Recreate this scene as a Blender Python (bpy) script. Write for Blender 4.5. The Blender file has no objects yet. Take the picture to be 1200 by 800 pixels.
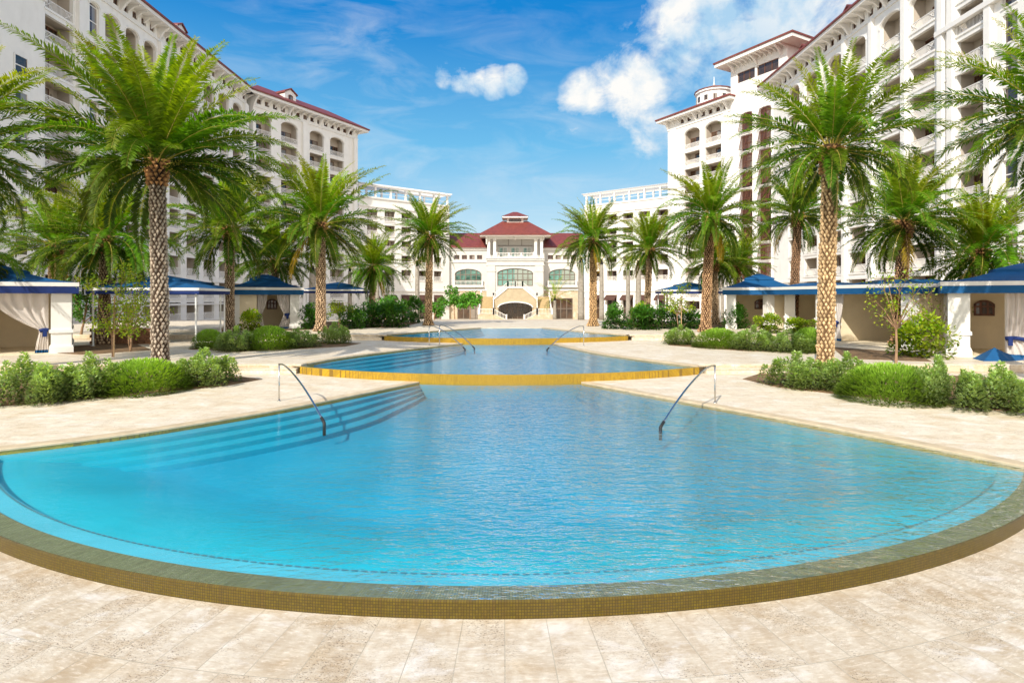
import bpy, math, random
import numpy as np
from mathutils import Vector, Matrix
from mathutils.geometry import tessellate_polygon
R = math.radians
sin, cos, pi = math.sin, math.cos, math.pi
random.seed(7)
scene = bpy.context.scene
col = scene.collection
CAM_H, HOR, F = 3.2, 348.0, 700.0
L0, L1, L2, L3 = -0.25, 0.0, 0.35, 0.7

def gz(y):
    if y < 25.3: return L1
    if y < 39.8: return L2
    if y < 62: return L3
    return max(-2.1, L3 - (y - 62) * 2.8 / 82)

# ------------------------------------------------------------------ objects
def tag(o, label=None, cat=None, group=None, kind=None):
    if label: o['label'] = label
    if cat: o['category'] = cat
    if group: o['group'] = group
    if kind: o['kind'] = kind
    return o

def empty(name, loc, rz=0, label=None, cat=None, group=None):
    o = bpy.data.objects.new(name, None)
    o.empty_display_size = 0.3
    col.objects.link(o)
    o.location = loc
    o.rotation_euler = (0, 0, rz)
    return tag(o, label, cat, group)

def link(name, me, parent=None, loc=None, rz=None):
    o = bpy.data.objects.new(name, me)
    col.objects.link(o)
    if parent: o.parent = parent
    if loc is not None: o.location = loc
    if rz is not None: o.rotation_euler = (0, 0, rz)
    return o

class MB:
    """collects faces, builds one mesh"""
    def __init__(s):
        s.v = []; s.f = []; s.c = []; s.m = []; s.mi = 0
        s.smooth = False
        s.col = None
    def add(s, vs, fs, c=None):
        b = len(s.v)
        s.v.extend([tuple(p) for p in vs])
        s.f.extend([tuple(b + i for i in f) for f in fs])
        s.m.extend([s.mi] * len(fs))
        if c is None: c = s.col
        s.c.extend([c or (1, 1, 1)] * len(vs))
        return s
    def box(s, x0, x1, y0, y1, z0, z1, M=None, c=None):
        vs = [(x0,y0,z0),(x1,y0,z0),(x1,y1,z0),(x0,y1,z0),(x0,y0,z1),(x1,y0,z1),(x1,y1,z1),(x0,y1,z1)]
        if M is not None: vs = [M @ Vector(p) for p in vs]
        return s.add(vs, [(0,3,2,1),(4,5,6,7),(0,1,5,4),(1,2,6,5),(2,3,7,6),(3,0,4,7)], c)
    def bar(s, a, b, w, h=None, c=None):
        """a rectangular bar from a to b, w wide (horizontal) and h high"""
        a = Vector(a); b = Vector(b); h = h or w
        d = (b - a); 
        if d.length < 1e-6: return s
        d = d.normalized()
        up = Vector((0, 0, 1)) if abs(d.z) < 0.95 else Vector((0, 1, 0))
        x = d.cross(up).normalized(); y = x.cross(d).normalized()
        vs = []
        for p in (a, b):
            for sx, sy in ((-1,-1),(1,-1),(1,1),(-1,1)):
                vs.append(p + x * (sx * w / 2) + y * (sy * h / 2))
        return s.add(vs, [(0,1,2,3),(7,6,5,4),(0,4,5,1),(1,5,6,2),(2,6,7,3),(3,7,4,0)], c)
    def tube(s, pts, rad, n=8, c=None, cap=True):
        pts = [Vector(p) for p in pts]
        if not hasattr(rad, '__len__'): rad = [rad] * len(pts)
        vs = []; fs = []
        prev = None
        for i, p in enumerate(pts):
            d = (pts[min(i+1, len(pts)-1)] - pts[max(i-1, 0)]).normalized()
            if prev is None:
                up = Vector((0,0,1)) if abs(d.z) < 0.9 else Vector((1,0,0))
                x = d.cross(up).normalized()
            else:
                x = (prev - d * prev.dot(d)).normalized()
            prev = x
            y = d.cross(x)
            for k in range(n):
                a = 2 * pi * k / n
                vs.append(p + (x * cos(a) + y * sin(a)) * rad[i])
        for i in range(len(pts) - 1):
            for k in range(n):
                fs.append((i*n+k, i*n+(k+1)%n, (i+1)*n+(k+1)%n, (i+1)*n+k))
        if cap:
            fs.append(tuple(range(n))[::-1])
            fs.append(tuple((len(pts)-1)*n + k for k in range(n)))
        return s.add(vs, fs, c)
    def lathe(s, prof, n=16, o=(0,0,0), c=None):
        vs = []; fs = []
        for r, z in prof:
            for k in range(n):
                a = 2*pi*k/n
                vs.append((o[0]+r*cos(a), o[1]+r*sin(a), o[2]+z))
        for i in range(len(prof)-1):
            for k in range(n):
                fs.append((i*n+k, i*n+(k+1)%n, (i+1)*n+(k+1)%n, (i+1)*n+k))
        fs.append(tuple(range(n))[::-1]); fs.append(tuple((len(prof)-1)*n+k for k in range(n)))
        return s.add(vs, fs, c)
    def prism(s, poly, z0, z1, top=True, bottom=False, sides=True, c=None):
        """horizontal slab over a (possibly concave) polygon"""
        n = len(poly)
        tri = tessellate_polygon([[Vector((p[0], p[1], 0)) for p in poly]])
        if top:
            fs = []
            for t in tri:
                a, b, d = [Vector((poly[i][0], poly[i][1])) for i in t]
                cr = (b-a).x*(d-a).y-(b-a).y*(d-a).x
                fs.append(tuple(t) if cr > 0 else tuple(t[::-1]))
            s.add([(p[0], p[1], z1) for p in poly], fs, c)
        if sides:
            area = sum(poly[i][0]*poly[(i+1)%n][1]-poly[(i+1)%n][0]*poly[i][1] for i in range(n))
            vs = [(p[0],p[1],z0) for p in poly]+[(p[0],p[1],z1) for p in poly]
            fs = []
            for i in range(n):
                j = (i+1) % n
                fs.append((i,j,n+j,n+i) if area > 0 else (j,i,n+i,n+j))
            s.add(vs, fs, c)
        return s
    def vprism(s, poly, y0, y1, M=None, c=None):
        """extrude an x-z polygon along y"""
        n = len(poly)
        vs = [(p[0], y0, p[1]) for p in poly] + [(p[0], y1, p[1]) for p in poly]
        if M is not None: vs = [M @ Vector(p) for p in vs]
        tri = tessellate_polygon([[Vector((p[0], p[1], 0)) for p in poly]])
        area = sum(poly[i][0]*poly[(i+1)%n][1]-poly[(i+1)%n][0]*poly[i][1] for i in range(n))
        fs = []
        for t in tri:
            a, b, d = [Vector(poly[i]) for i in t]
            cr = (b-a).x*(d-a).y-(b-a).y*(d-a).x
            t = tuple(t) if cr > 0 else tuple(t[::-1])
            fs.append(t); fs.append(tuple(n+i for i in t[::-1]))
        for i in range(n):
            j = (i+1) % n
            fs.append((j,i,n+i,n+j) if area > 0 else (i,j,n+j,n+i))
        return s.add(vs, fs, c)
    def mesh(s, name, mats, smooth=None):
        me = bpy.data.meshes.new(name)
        me.from_pydata(s.v, [], s.f)
        if not isinstance(mats, (list, tuple)): mats = [mats]
        for m in mats: me.materials.append(m)
        if len(mats) > 1:
            me.polygons.foreach_set('material_index', s.m)
        if any(c != (1,1,1) for c in s.c):
            at = me.color_attributes.new('tint', 'FLOAT_COLOR', 'POINT')
            arr = np.ones((len(s.v), 4), dtype=np.float32)
            arr[:, :3] = np.array(s.c, dtype=np.float32)
            at.data.foreach_set('color', arr.ravel())
        sm = s.smooth if smooth is None else smooth
        if sm: me.polygons.foreach_set('use_smooth', [True]*len(s.f))
        me.update()
        return me
    def build(s, name, mats, parent=None, loc=None, rz=None, smooth=None):
        return link(name, s.mesh(name, mats, smooth), parent, loc, rz)

# ------------------------------------------------------------------ materials
def newmat(name):
    m = bpy.data.materials.new(name)
    m.use_nodes = True
    nt = m.node_tree
    for n in list(nt.nodes): nt.nodes.remove(n)
    out = nt.nodes.new('ShaderNodeOutputMaterial')
    return m, nt, out
class N:
    """tiny node-graph helper"""
    def __init__(s, nt): s.nt = nt
    def n(s, typ, props=None, **ins):
        nd = s.nt.nodes.new('ShaderNode' + typ)
        for k, v in (props or {}).items(): setattr(nd, k, v)
        for k, v in ins.items():
            key = int(k[1:]) if k[0] == '_' and k[1:].isdigit() else k.replace('_', ' ')
            sk = nd.inputs[key]
            if hasattr(v, 'is_output') or isinstance(v, bpy.types.NodeSocket): s.nt.links.new(v, sk)
            else: sk.default_value = v
        return nd
    def math(s, op, a, b=0.0, c=0.0, clamp=False):
        return s.n('Math', {'operation': op, 'use_clamp': clamp}, _0=a, _1=b, _2=c).outputs[0]
    def noise(s, vec, scale, detail=3, rough=0.5, dist=0.0):
        return s.n('TexNoise', None, Vector=vec, Scale=scale, Detail=detail, Roughness=rough, Distortion=dist).outputs['Fac']
    def mapr(s, x, a, b, c=0.0, d=1.0):
        return s.n('MapRange', {'clamp': True}, Value=x, From_Min=a, From_Max=b, To_Min=c, To_Max=d).outputs[0]
    def mix(s, f, a, b, mode='MIX'):
        nd = s.nt.nodes.new('ShaderNodeMix'); nd.data_type = 'RGBA'; nd.blend_type = mode
        for sk, v in ((nd.inputs[0], f), (nd.inputs[6], a), (nd.inputs[7], b)):
            if isinstance(v, bpy.types.NodeSocket): s.nt.links.new(v, sk)
            else: sk.default_value = v if not isinstance(v, tuple) or len(v) == 4 else (*v, 1)
        return nd.outputs[2]
    def scale(s, vec, sx, sy, sz, rot=(0,0,0)):
        return s.n('Mapping', None, Vector=vec, Scale=(sx, sy, sz), Rotation=rot).outputs[0]
    def bump(s, h, strength=0.3, dist=0.02, normal=None):
        nd = s.n('Bump', None, Height=h, Strength=strength, Distance=dist)
        if normal is not None: s.nt.links.new(normal, nd.inputs['Normal'])
        return nd.outputs[0]
def rgb(*c): return (*c, 1.0)

def pbr(name, base, rough=0.6, spec=0.5, metal=0.0, var=0.12, vscale=1.5, bump=0.0, bscale=30.0, tint=False, dirt=0.0):
    m, nt, out = newmat(name); g = N(nt)
    co = g.n('TexCoord').outputs['Object']
    nz = g.noise(co, vscale, 4, 0.6)
    f = g.mapr(nz, 0.3, 0.7, 1 - var, 1 + var)
    c = g.mix(1.0, base, g.n('CombineColor', None, Red=f, Green=f, Blue=f).outputs[0], 'MULTIPLY')
    if dirt:
        dn = g.noise(g.scale(co, 1.2, 1.2, 0.25), 0.9, 5, 0.65)
        c = g.mix(g.mapr(dn, 0.5, 0.8, 0, dirt), c, rgb(0.35, 0.31, 0.25))
    if tint:
        a = g.n('Attribute', {'attribute_name': 'tint'}).outputs['Color']
        c = g.mix(1.0, c, a, 'MULTIPLY')
    b = g.n('BsdfPrincipled', None, Base_Color=c, Roughness=rough, Metallic=metal)
    b.inputs['Specular IOR Level'].default_value = spec
    if bump:
        nt.links.new(g.bump(g.noise(co, bscale, 4, 0.6), bump, 0.01), b.inputs['Normal'])
    nt.links.new(b.outputs[0], out.inputs[0])
    return m

def leafmat(name, base, trans=0.35, var=0.3, rough=0.5, tint=True, tr=(1.6, 1.5, 0.5)):
    m, nt, out = newmat(name); g = N(nt)
    co = g.n('TexCoord').outputs['Object']
    f = g.mapr(g.noise(co, 1.3, 3, 0.6), 0.3, 0.7, 1 - var, 1 + var)
    c = g.mix(1.0, base, g.n('CombineColor', None, Red=f, Green=f, Blue=f).outputs[0], 'MULTIPLY')
    if tint:
        a = g.n('Attribute', {'attribute_name': 'tint'}).outputs['Color']
        c = g.mix(1.0, c, a, 'MULTIPLY')
    b = g.n('BsdfPrincipled', None, Base_Color=c, Roughness=rough)
    b.inputs['Specular IOR Level'].default_value = 0.35
    c2 = g.mix(1.0, c, rgb(*tr), 'MULTIPLY')
    t = g.n('BsdfTranslucent', None, Color=c2)
    mx = g.n('MixShader', None, _0=trans, _1=b.outputs[0], _2=t.outputs[0])
    nt.links.new(mx.outputs[0], out.inputs[0])
    return m

def brickcol(name, mapping, bw, rh, mortar, c1, c2, cm, offset=0.5, rough=0.6, vein=(0.6, 4.0), pits=True, bumpd=0.004):
    """travertine paving: a brick grid in the coordinates returned by mapping(g)"""
    m, nt, out = newmat(name); g = N(nt)
    pos = g.n('TexCoord').outputs['Object']
    vec = mapping(g, pos)
    br = g.n('TexBrick', {'offset': offset}, Vector=vec, Color1=rgb(0,0,0), Color2=rgb(1,1,1), Mortar=rgb(.5,.5,.5), Scale=1.0,
             Mortar_Size=mortar, Mortar_Smooth=0.3, Bias=0.0, Brick_Width=bw, Row_Height=rh)
    tone = g.n('SeparateColor', None, Color=br.outputs['Color']).outputs[0]
    # shift the vein pattern from slab to slab
    shv = g.n('VectorMath', {'operation': 'ADD'}, _0=vec, _1=g.n('CombineXYZ', None, X=g.math('MULTIPLY', tone, 37.0), Y=g.math('MULTIPLY', tone, 13.0), Z=g.math('MULTIPLY', tone, 5.0)).outputs[0]).outputs[0]
    v1 = g.noise(g.scale(shv, vein[0], vein[1], 1.0, (0, 0, 0.35)), 2.2, 6, 0.65, 0.8)
    v2 = g.noise(g.scale(shv, 1.0, 3.0, 1.0), 9.0, 5, 0.7, 0.4)
    big = g.noise(pos, 0.22, 3, 0.5)
    c = g.mix(g.mapr(v1, 0.35, 0.68), c1, c2)
    c = g.mix(g.mapr(tone, 0, 1, 0.0, 0.45), c, g.mix(1.0, c, rgb(0.76, 0.69, 0.58), 'MULTIPLY'))
    c = g.mix(g.mapr(v2, 0.52, 0.68, 0, 0.6), c, rgb(0.84, 0.75, 0.62))
    c = g.mix(g.mapr(v2, 0.46, 0.32, 0, 0.6), c, rgb(0.42, 0.31, 0.20))
    c = g.mix(g.mapr(big, 0.35, 0.65, 0.0, 0.2), c, rgb(0.66, 0.57, 0.46))
    pn = None
    if pits:
        pn = g.noise(g.scale(shv, 1.0, 1.7, 1.0), 42.0, 3, 0.7)
        pm = g.math('MULTIPLY', g.mapr(pn, 0.57, 0.64), g.mapr(g.noise(shv, 1.3, 2, 0.5), 0.46, 0.58))
        c = g.mix(g.math('MULTIPLY', pm, 0.8), c, rgb(0.16, 0.11, 0.08))
    st1 = g.noise(g.scale(pos, 1.0, 1.6, 1.0, (0,0,.5)), 1.1, 7, 0.68, 0.6)
    c = g.mix(g.mapr(st1, 0.52, 0.66, 0, 0.5), c, g.mix(1.0, c, rgb(0.82, 0.70, 0.53), 'MULTIPLY'))
    c = g.mix(g.mapr(st1, 0.46, 0.34, 0, 0.55), c, rgb(0.80, 0.78, 0.74))
    c = g.mix(g.math('MULTIPLY', br.outputs['Fac'], 0.55), c, cm)
    b = g.n('BsdfPrincipled', None, Base_Color=c, Roughness=g.mapr(v1, 0.3, 0.7, rough - 0.1, rough + 0.15))
    b.inputs['Specular IOR Level'].default_value = 0.4
    h = g.math('ADD', g.math('MULTIPLY', br.outputs['Fac'], -1.0), g.math('MULTIPLY', v2, 0.5))
    if pn: h = g.math('SUBTRACT', h, g.math('MULTIPLY', pm, 0.6))
    nt.links.new(g.bump(h, 0.6, bumpd), b.inputs['Normal'])
    nt.links.new(b.outputs[0], out.inputs[0])
    return m

AC = (-0.3, 20.2); AR = 13.8          # the near pool edge is an arc
def polar(g, pos):
    sp = g.n('SeparateXYZ', None, Vector=pos)
    dx = g.math('SUBTRACT', sp.outputs[0], AC[0]); dy = g.math('SUBTRACT', AC[1], sp.outputs[1])
    a = g.math('ARCTAN2', dx, dy)
    r = g.math('SQRT', g.math('ADD', g.math('MULTIPLY', dx, dx), g.math('MULTIPLY', dy, dy)))
    return g.n('CombineXYZ', None, X=g.math('MULTIPLY', a, 14.3), Y=g.math('SUBTRACT', r, AR - 0.02), Z=0.0).outputs[0]
def flat(g, pos): return pos

M = {}
M['stucco'] = pbr('white stucco', rgb(.83, .815, .785), .75, .3, var=.04, vscale=.6, bump=.15, bscale=14, dirt=.16)
M['stucco_in'] = pbr('balcony stucco', rgb(.50, .44, .37), .8, .3, var=.06, vscale=.6)  # darker copy of the white stucco, shade of the recesses painted in
M['trim'] = pbr('white trim paint', rgb(.80, .78, .75), .5, .4, var=.03)
M['cream'] = pbr('cream plaster', rgb(.80, .69, .50), .8, .3, var=.06, vscale=1.0, bump=.1, dirt=.1)
M['pale_wall'] = pbr('pale wall', rgb(.60, .585, .56), .8, .3, var=.06, vscale=.5, dirt=.1)
M['sandy'] = pbr('sandy stone', rgb(.46, .38, .26), .8, .3, var=.1, vscale=1.5)
M['tan'] = pbr('tan stair stone', rgb(.46, .35, .19), .8, .3, var=.12, vscale=2)
M['roof'] = None
M['brown'] = pbr('brown shutter paint', rgb(.14, .055, .03), .5, .4, var=.25, vscale=3)
M['frame_grey'] = pbr('bronze window frame', rgb(.16, .13, .105), .45, .5, var=.1)
M['awning'] = pbr('brown awning cloth', rgb(.085, .045, .035), .85, .2, var=.15)
M['blue'] = pbr('blue canvas', rgb(.008, .085, .23), .75, .25, var=.14, vscale=1.2, bump=.1, bscale=8)
M['navy'] = pbr('navy canvas', rgb(.012, .03, .14), .75, .25, var=.15, vscale=2)
M['white_cloth'] = pbr('white canvas', rgb(.78, .76, .74), .8, .2, var=.05)
M['curtain'] = leafmat('sheer curtain', rgb(.80, .75, .72), .35, .05, .8, False, (1, .96, .9))
M['steel'] = pbr('stainless steel', rgb(.62, .60, .57), .22, .5, metal=1.0, var=.1, vscale=4)
M['rubber'] = pbr('black rubber', rgb(.02, .02, .02), .6, .4)
M['white_metal'] = pbr('white painted metal', rgb(.8, .8, .78), .4, .5, var=.03)
M['bark'] = pbr('palm boots', rgb(1, 1, 1), .85, .2, var=.28, vscale=3.5, bump=.5, bscale=40, tint=True)
M['grey_bark'] = pbr('grey smooth bark', rgb(.30, .27, .23), .8, .2, var=.25, vscale=2.5, bump=.3, bscale=12)
M['twig'] = pbr('young bark', rgb(.32, .20, .12), .8, .2, var=.3, vscale=3)
M['wood'] = pbr('pine stake', rgb(.50, .34, .18), .75, .2, var=.2, vscale=3)
M['soil'] = pbr('planting soil', rgb(.20, .13, .075), .95, .1, var=.45, vscale=2.2, bump=.8, bscale=12)
M['frond'] = leafmat('palm frond', rgb(.160, .280, .008), .42, .35, .55)
M['shrub'] = leafmat('silver green shrub leaf', rgb(.37, .50, .19), .42, .2, .6)
M['shrub2'] = leafmat('soft green shrub leaf', rgb(.33, .47, .09), .42, .2, .6)
M['dark_leaf'] = leafmat('dark green leaf', rgb(.06, .18, .02), .3, .35, .4)
M['croton'] = leafmat('yellow green leaf', rgb(.24, .36, .02), .35, .35, .45)
M['stone'] = brickcol('coral stone blocks', lambda g, p: g.n('CombineXYZ', None, X=g.n('SeparateXYZ', None, Vector=p).outputs[0], Y=g.n('SeparateXYZ', None, Vector=p).outputs[2], Z=0.0).outputs[0],
                      .9, .42, .02, rgb(.62, .52, .37), rgb(.45, .36, .25), rgb(.30, .24, .17), .5, .8, pits=False)
M['deck'] = brickcol('travertine deck', flat, .62, .42, .006, rgb(.68, .58, .43), rgb(.82, .76, .64), rgb(.40, .32, .22), .5, .62)
M['fore'] = brickcol('radial travertine coping', polar, .46, 1.12, .005, rgb(.50, .405, .285), rgb(.67, .61, .50), rgb(.36, .33, .25), .5, .6, vein=(1.4, 1.0))
M['ground'] = pbr('dry ground', rgb(.40, .33, .24), .9, .2, var=.2, vscale=.3, bump=.4, bscale=2)
M['gravel'] = pbr('sandy plaza paving', rgb(.60, .51, .39), .8, .3, var=.12, vscale=.4)

def roofmat():
    m, nt, out = newmat('red metal roof tiles'); g = N(nt)
    uv = g.n('TexCoord').outputs['Object']
    w = g.n('TexWave', {'wave_type': 'BANDS', 'bands_direction': 'Z'}, Vector=uv, Scale=0.9, Distortion=0.3, Detail=1.0).outputs['Fac']
    w2 = g.n('TexWave', {'wave_type': 'BANDS', 'bands_direction': 'X'}, Vector=uv, Scale=1.4, Distortion=0.2).outputs['Fac']
    nz = g.noise(uv, 1.5, 4, .6)
    c = g.mix(g.mapr(nz, .3, .7), rgb(.24, .058, .042), rgb(.15, .036, .028))
    c = g.mix(g.mapr(w, .0, .25, .45, 0), c, rgb(.07, .012, .01))
    b = g.n('BsdfPrincipled', None, Base_Color=c, Roughness=.55)
    nt.links.new(g.bump(g.math('ADD', w, g.math('MULTIPLY', w2, .6)), .5, .06), b.inputs['Normal'])
    nt.links.new(b.outputs[0], out.inputs[0])
    return m
M['roof'] = roofmat()

def glassmat(name, c0, c1, rough=.06, spec=.9):
    m, nt, out = newmat(name); g = N(nt)
    co = g.n('TexCoord').outputs['Object']
    geo = g.n('ObjectInfo').outputs['Random']
    c = g.mix(g.mapr(g.math('ADD', g.noise(co, .8, 2, .5), g.math('MULTIPLY', geo, .3)), .4, .8), c0, c1)
    sx = g.n('SeparateXYZ', None, Vector=co).outputs[0]
    drape = g.math('MULTIPLY', g.math('GREATER_THAN', geo, .62), g.math('GREATER_THAN', g.math('ADD', sx, g.math('MULTIPLY', geo, .6)), .35))
    c = g.mix(g.math('MULTIPLY', drape, .55), c, rgb(.42, .38, .33))
    b = g.n('BsdfPrincipled', None, Base_Color=c, Roughness=rough)
    b.inputs['Specular IOR Level'].default_value = spec
    nt.links.new(g.bump(g.noise(co, 1.2, 2, .5), .12, .05), b.inputs['Normal'])
    nt.links.new(b.outputs[0], out.inputs[0])
    return m
M['glass'] = glassmat('dark window glass', rgb(.02, .014, .01), rgb(.09, .05, .03))
M['glass_green'] = glassmat('green tinted glass', rgb(.02, .06, .05), rgb(.16, .33, .28), .08)

def mosaic(name, ca, cb, cg, rough=.3):
    m, nt, out = newmat(name); g = N(nt)
    pos = g.n('TexCoord').outputs['Object']
    sp = g.n('SeparateXYZ', None, Vector=polar(g, pos))
    z = g.n('SeparateXYZ', None, Vector=pos).outputs[2]
    v = g.n('CombineXYZ', None, X=sp.outputs[0], Y=g.math('ADD', z, sp.outputs[1]), Z=0.0).outputs[0]
    br = g.n('TexBrick', {'offset': 0.0}, Vector=v, Color1=rgb(0,0,0), Color2=rgb(1,1,1), Mortar=rgb(.5,.5,.5), Scale=1.0,
             Mortar_Size=.0035, Mortar_Smooth=.1, Bias=0.0, Brick_Width=.032, Row_Height=.032)
    t = g.n('SeparateColor', None, Color=br.outputs['Color']).outputs[0]
    st = g.noise(g.scale(v, 5.0, .6, 1.0), 3.0, 4, .6)
    c = g.mix(t, ca, cb)
    c = g.mix(g.mapr(st, .4, .7, 0, .5), c, rgb(.10, .055, .012))
    c = g.mix(br.outputs['Fac'], c, cg)
    b = g.n('BsdfPrincipled', None, Base_Color=c, Roughness=rough)
    nt.links.new(g.bump(g.math('MULTIPLY', br.outputs['Fac'], -1.0), .5, .003), b.inputs['Normal'])
    nt.links.new(b.outputs[0], out.inputs[0])
    return m
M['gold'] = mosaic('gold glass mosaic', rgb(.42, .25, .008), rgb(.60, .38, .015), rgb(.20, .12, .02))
M['gold_dark'] = mosaic('brown gold glass mosaic', rgb(.078, .053, .001), rgb(.12, .084, .002), rgb(.042, .028, .002), .4)  # gold mosaic darkened: the near wall's shade is put into the colour
M['olive'] = mosaic('submerged gold mosaic', rgb(.30, .25, .12), rgb(.40, .34, .17), rgb(.14, .12, .07), .5)

def plaster():
    m, nt, out = newmat('pool plaster under water'); g = N(nt)
    pos = g.n('NewGeometry').outputs['Position']
    oc = g.n('TexCoord').outputs['Object']
    z = g.n('SeparateXYZ', None, Vector=oc).outputs[2]
    cr = g.n('ValToRGB', None, Fac=g.mapr(z, -.62, 0.0))  # bluer with depth: light absorbed by the water is painted into the floor
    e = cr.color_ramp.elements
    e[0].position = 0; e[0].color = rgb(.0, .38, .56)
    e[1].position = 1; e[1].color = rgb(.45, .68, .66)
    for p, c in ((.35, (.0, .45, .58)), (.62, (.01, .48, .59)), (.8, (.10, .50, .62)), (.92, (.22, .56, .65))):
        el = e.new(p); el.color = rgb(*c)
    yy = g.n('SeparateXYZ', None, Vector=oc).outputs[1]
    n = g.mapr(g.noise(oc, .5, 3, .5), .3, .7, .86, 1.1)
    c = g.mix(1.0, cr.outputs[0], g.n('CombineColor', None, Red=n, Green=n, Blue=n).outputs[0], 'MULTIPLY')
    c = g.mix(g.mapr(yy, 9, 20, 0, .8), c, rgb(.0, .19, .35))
    b = g.n('BsdfPrincipled', None, Base_Color=c, Roughness=.8)
    nt.links.new(b.outputs[0], out.inputs[0])
    return m
M['plaster'] = plaster()

def water():
    m, nt, out = newmat('clear pool water'); g = N(nt)
    oc = g.n('TexCoord').outputs['Object']
    x = g.n('SeparateXYZ', None, Vector=oc).outputs[0]
    # wind ruffles the right side, the left side lies calmer
    wind = g.mapr(g.math('ADD', x, g.math('MULTIPLY', g.noise(oc, .35, 2, .5), 3.0)), -3.2, 1.6, .22, 1.35)
    a = g.noise(g.scale(oc, .62, 1.3, 1.0, (0, 0, .12)), 4.6, 3, .55, .3)
    b_ = g.noise(g.scale(oc, .5, 1.4, 1.0, (0, 0, -.18)), 12.0, 2, .5, .2)
    c_ = g.noise(g.scale(oc, .8, 1.2, 1.0), 1.1, 2, .5)
    h = g.math('ADD', g.math('MULTIPLY', a, .75), g.math('ADD', g.math('MULTIPLY', b_, .28), g.math('MULTIPLY', c_, .55)))
    h = g.math('MULTIPLY', h, wind)
    nm = g.bump(h, 1.0, .075)
    inc = g.n('NewGeometry').outputs['Incoming']
    cs = g.math('ABSOLUTE', g.n('VectorMath', {'operation': 'DOT_PRODUCT'}, _0=inc, _1=nm).outputs['Value'])
    fr = g.math('ADD', .025, g.math('MULTIPLY', .97, g.math('POWER', g.math('SUBTRACT', 1.0, cs, clamp=True), 3.9)), clamp=True)
    # facets that would throw the ray under the surface send it just above the horizon instead
    V = lambda op, **k: g.n('VectorMath', {'operation': op}, **k)
    dni = V('DOT_PRODUCT', _0=nm, _1=inc).outputs['Value']
    rv = V('SUBTRACT', _0=V('SCALE', _0=nm, Scale=g.math('MULTIPLY', dni, 2.0)).outputs[0], _1=inc).outputs[0]
    sp = g.n('SeparateXYZ', None, Vector=rv)
    rz_ = g.math('ADD', g.math('MULTIPLY', g.math('ABSOLUTE', sp.outputs[2]), .76), .02)
    rv = g.n('CombineXYZ', None, X=sp.outputs[0], Y=sp.outputs[1], Z=rz_).outputs[0]
    nm = V('NORMALIZE', _0=V('ADD', _0=V('NORMALIZE', _0=rv).outputs[0], _1=inc).outputs[0]).outputs[0]
    fr = g.math('MULTIPLY', fr, g.mapr(wind, .25, 1.2, .34, 1.22), clamp=True)
    t = g.n('BsdfTransparent', None, Color=rgb(.84, .97, .985))
    gl = g.n('BsdfGlossy', None, Color=rgb(1, 1, 1), Roughness=.03, Normal=nm)
    mx = g.n('MixShader', None, _0=fr, _1=t.outputs[0], _2=gl.outputs[0])
    nt.links.new(mx.outputs[0], out.inputs[0])
    return m
M['water'] = water()

# ------------------------------------------------------------------ terraces and pools
def arc(cx, cy, r, xa, xb, n=48):
    """lower arc of a circle from x = xa to x = xb"""
    a0 = math.asin((xa-cx)/r); a1 = math.asin((xb-cx)/r)
    return [(cx + r*sin(a0+(a1-a0)*i/n), cy - r*cos(a0+(a1-a0)*i/n)) for i in range(n+1)]
def spline(P, n=8):
    P = [Vector(p) for p in P]; out = []
    Q = [P[0]*2-P[1]] + P + [P[-1]*2-P[-2]]
    for i in range(1, len(Q)-2):
        for k in range(n):
            t = k/n; a, b, c, d = Q[i-1:i+3]
            out.append(0.5*((2*b)+(c-a)*t+(2*a-5*b+4*c-d)*t*t+(3*b-a-3*c+d)*t**3))
    out.append(P[-1])
    return [(p.x, p.y) for p in out]
# side curves of the three pools, from the far end to the near end
S1l = spline([(-3.56,22.64),(-5.0,20.0),(-5.95,18.3),(-7.2,16.35),(-9.0,14.1),(-10.8,12.65),(-11.55,12.2)])
S1r = spline([(2.67,22.6),(4.6,19.6),(6.4,17.0),(8.15,14.3),(9.55,11.75),(9.85,11.0)])
C2 = (-0.4, 37.2); R2 = 14.9
S2l = spline([(-3.1,37.0),(-5.5,33.2),(-7.4,29.8),(-8.35,27.6),(-8.85,25.75)])
S2r = spline([(2.6,37.1),(3.2,34.3),(4.3,30.9),(5.6,28.2),(7.1,25.8),(7.75,24.75)])
C3 = (-0.4, 51.6); R3 = 14.8
S3l = spline([(-2.6,49.0),(-4.0,47.0),(-5.7,44.4),(-7.6,41.4),(-8.35,39.9)])
S3r = spline([(2.5,49.0),(3.4,47.0),(5.0,44.0),(6.7,41.0),(7.6,39.6)])
def arc_between(C, r, a, b, n=48): return arc(C[0], C[1], r, a, b, n)
A1 = arc_between(AC, AR, S1l[-1][0], S1r[-1][0], 96)
A2 = arc_between(C2, R2, S2l[-1][0], S2r[-1][0], 64)
A3 = arc_between(C3, R3, S3l[-1][0], S3r[-1][0], 64)
def sub(A, x0, x1): return [p for p in A if x0 < p[0] < x1]

def st(name, mb, mat, **k):
    return tag(mb.build(name, mat), kind='structure')
# far ground reaching the horizon, everything else stands above it
mb = MB(); mb.add([(-4000,-3000,-2.35),(4000,-3000,-2.35),(4000,6000,-2.35),(-4000,6000,-2.35)], [(0,1,2,3)])
st('ground', mb, M['ground'])
W = 90
# foreground pavement
poly = A1 + [(W, 11.0), (W,-40), (-W,-40), (-W,12.2)]
mb = MB(); mb.prism(poly, -2.3, L0); st('pavement', mb, M['fore'])
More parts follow.
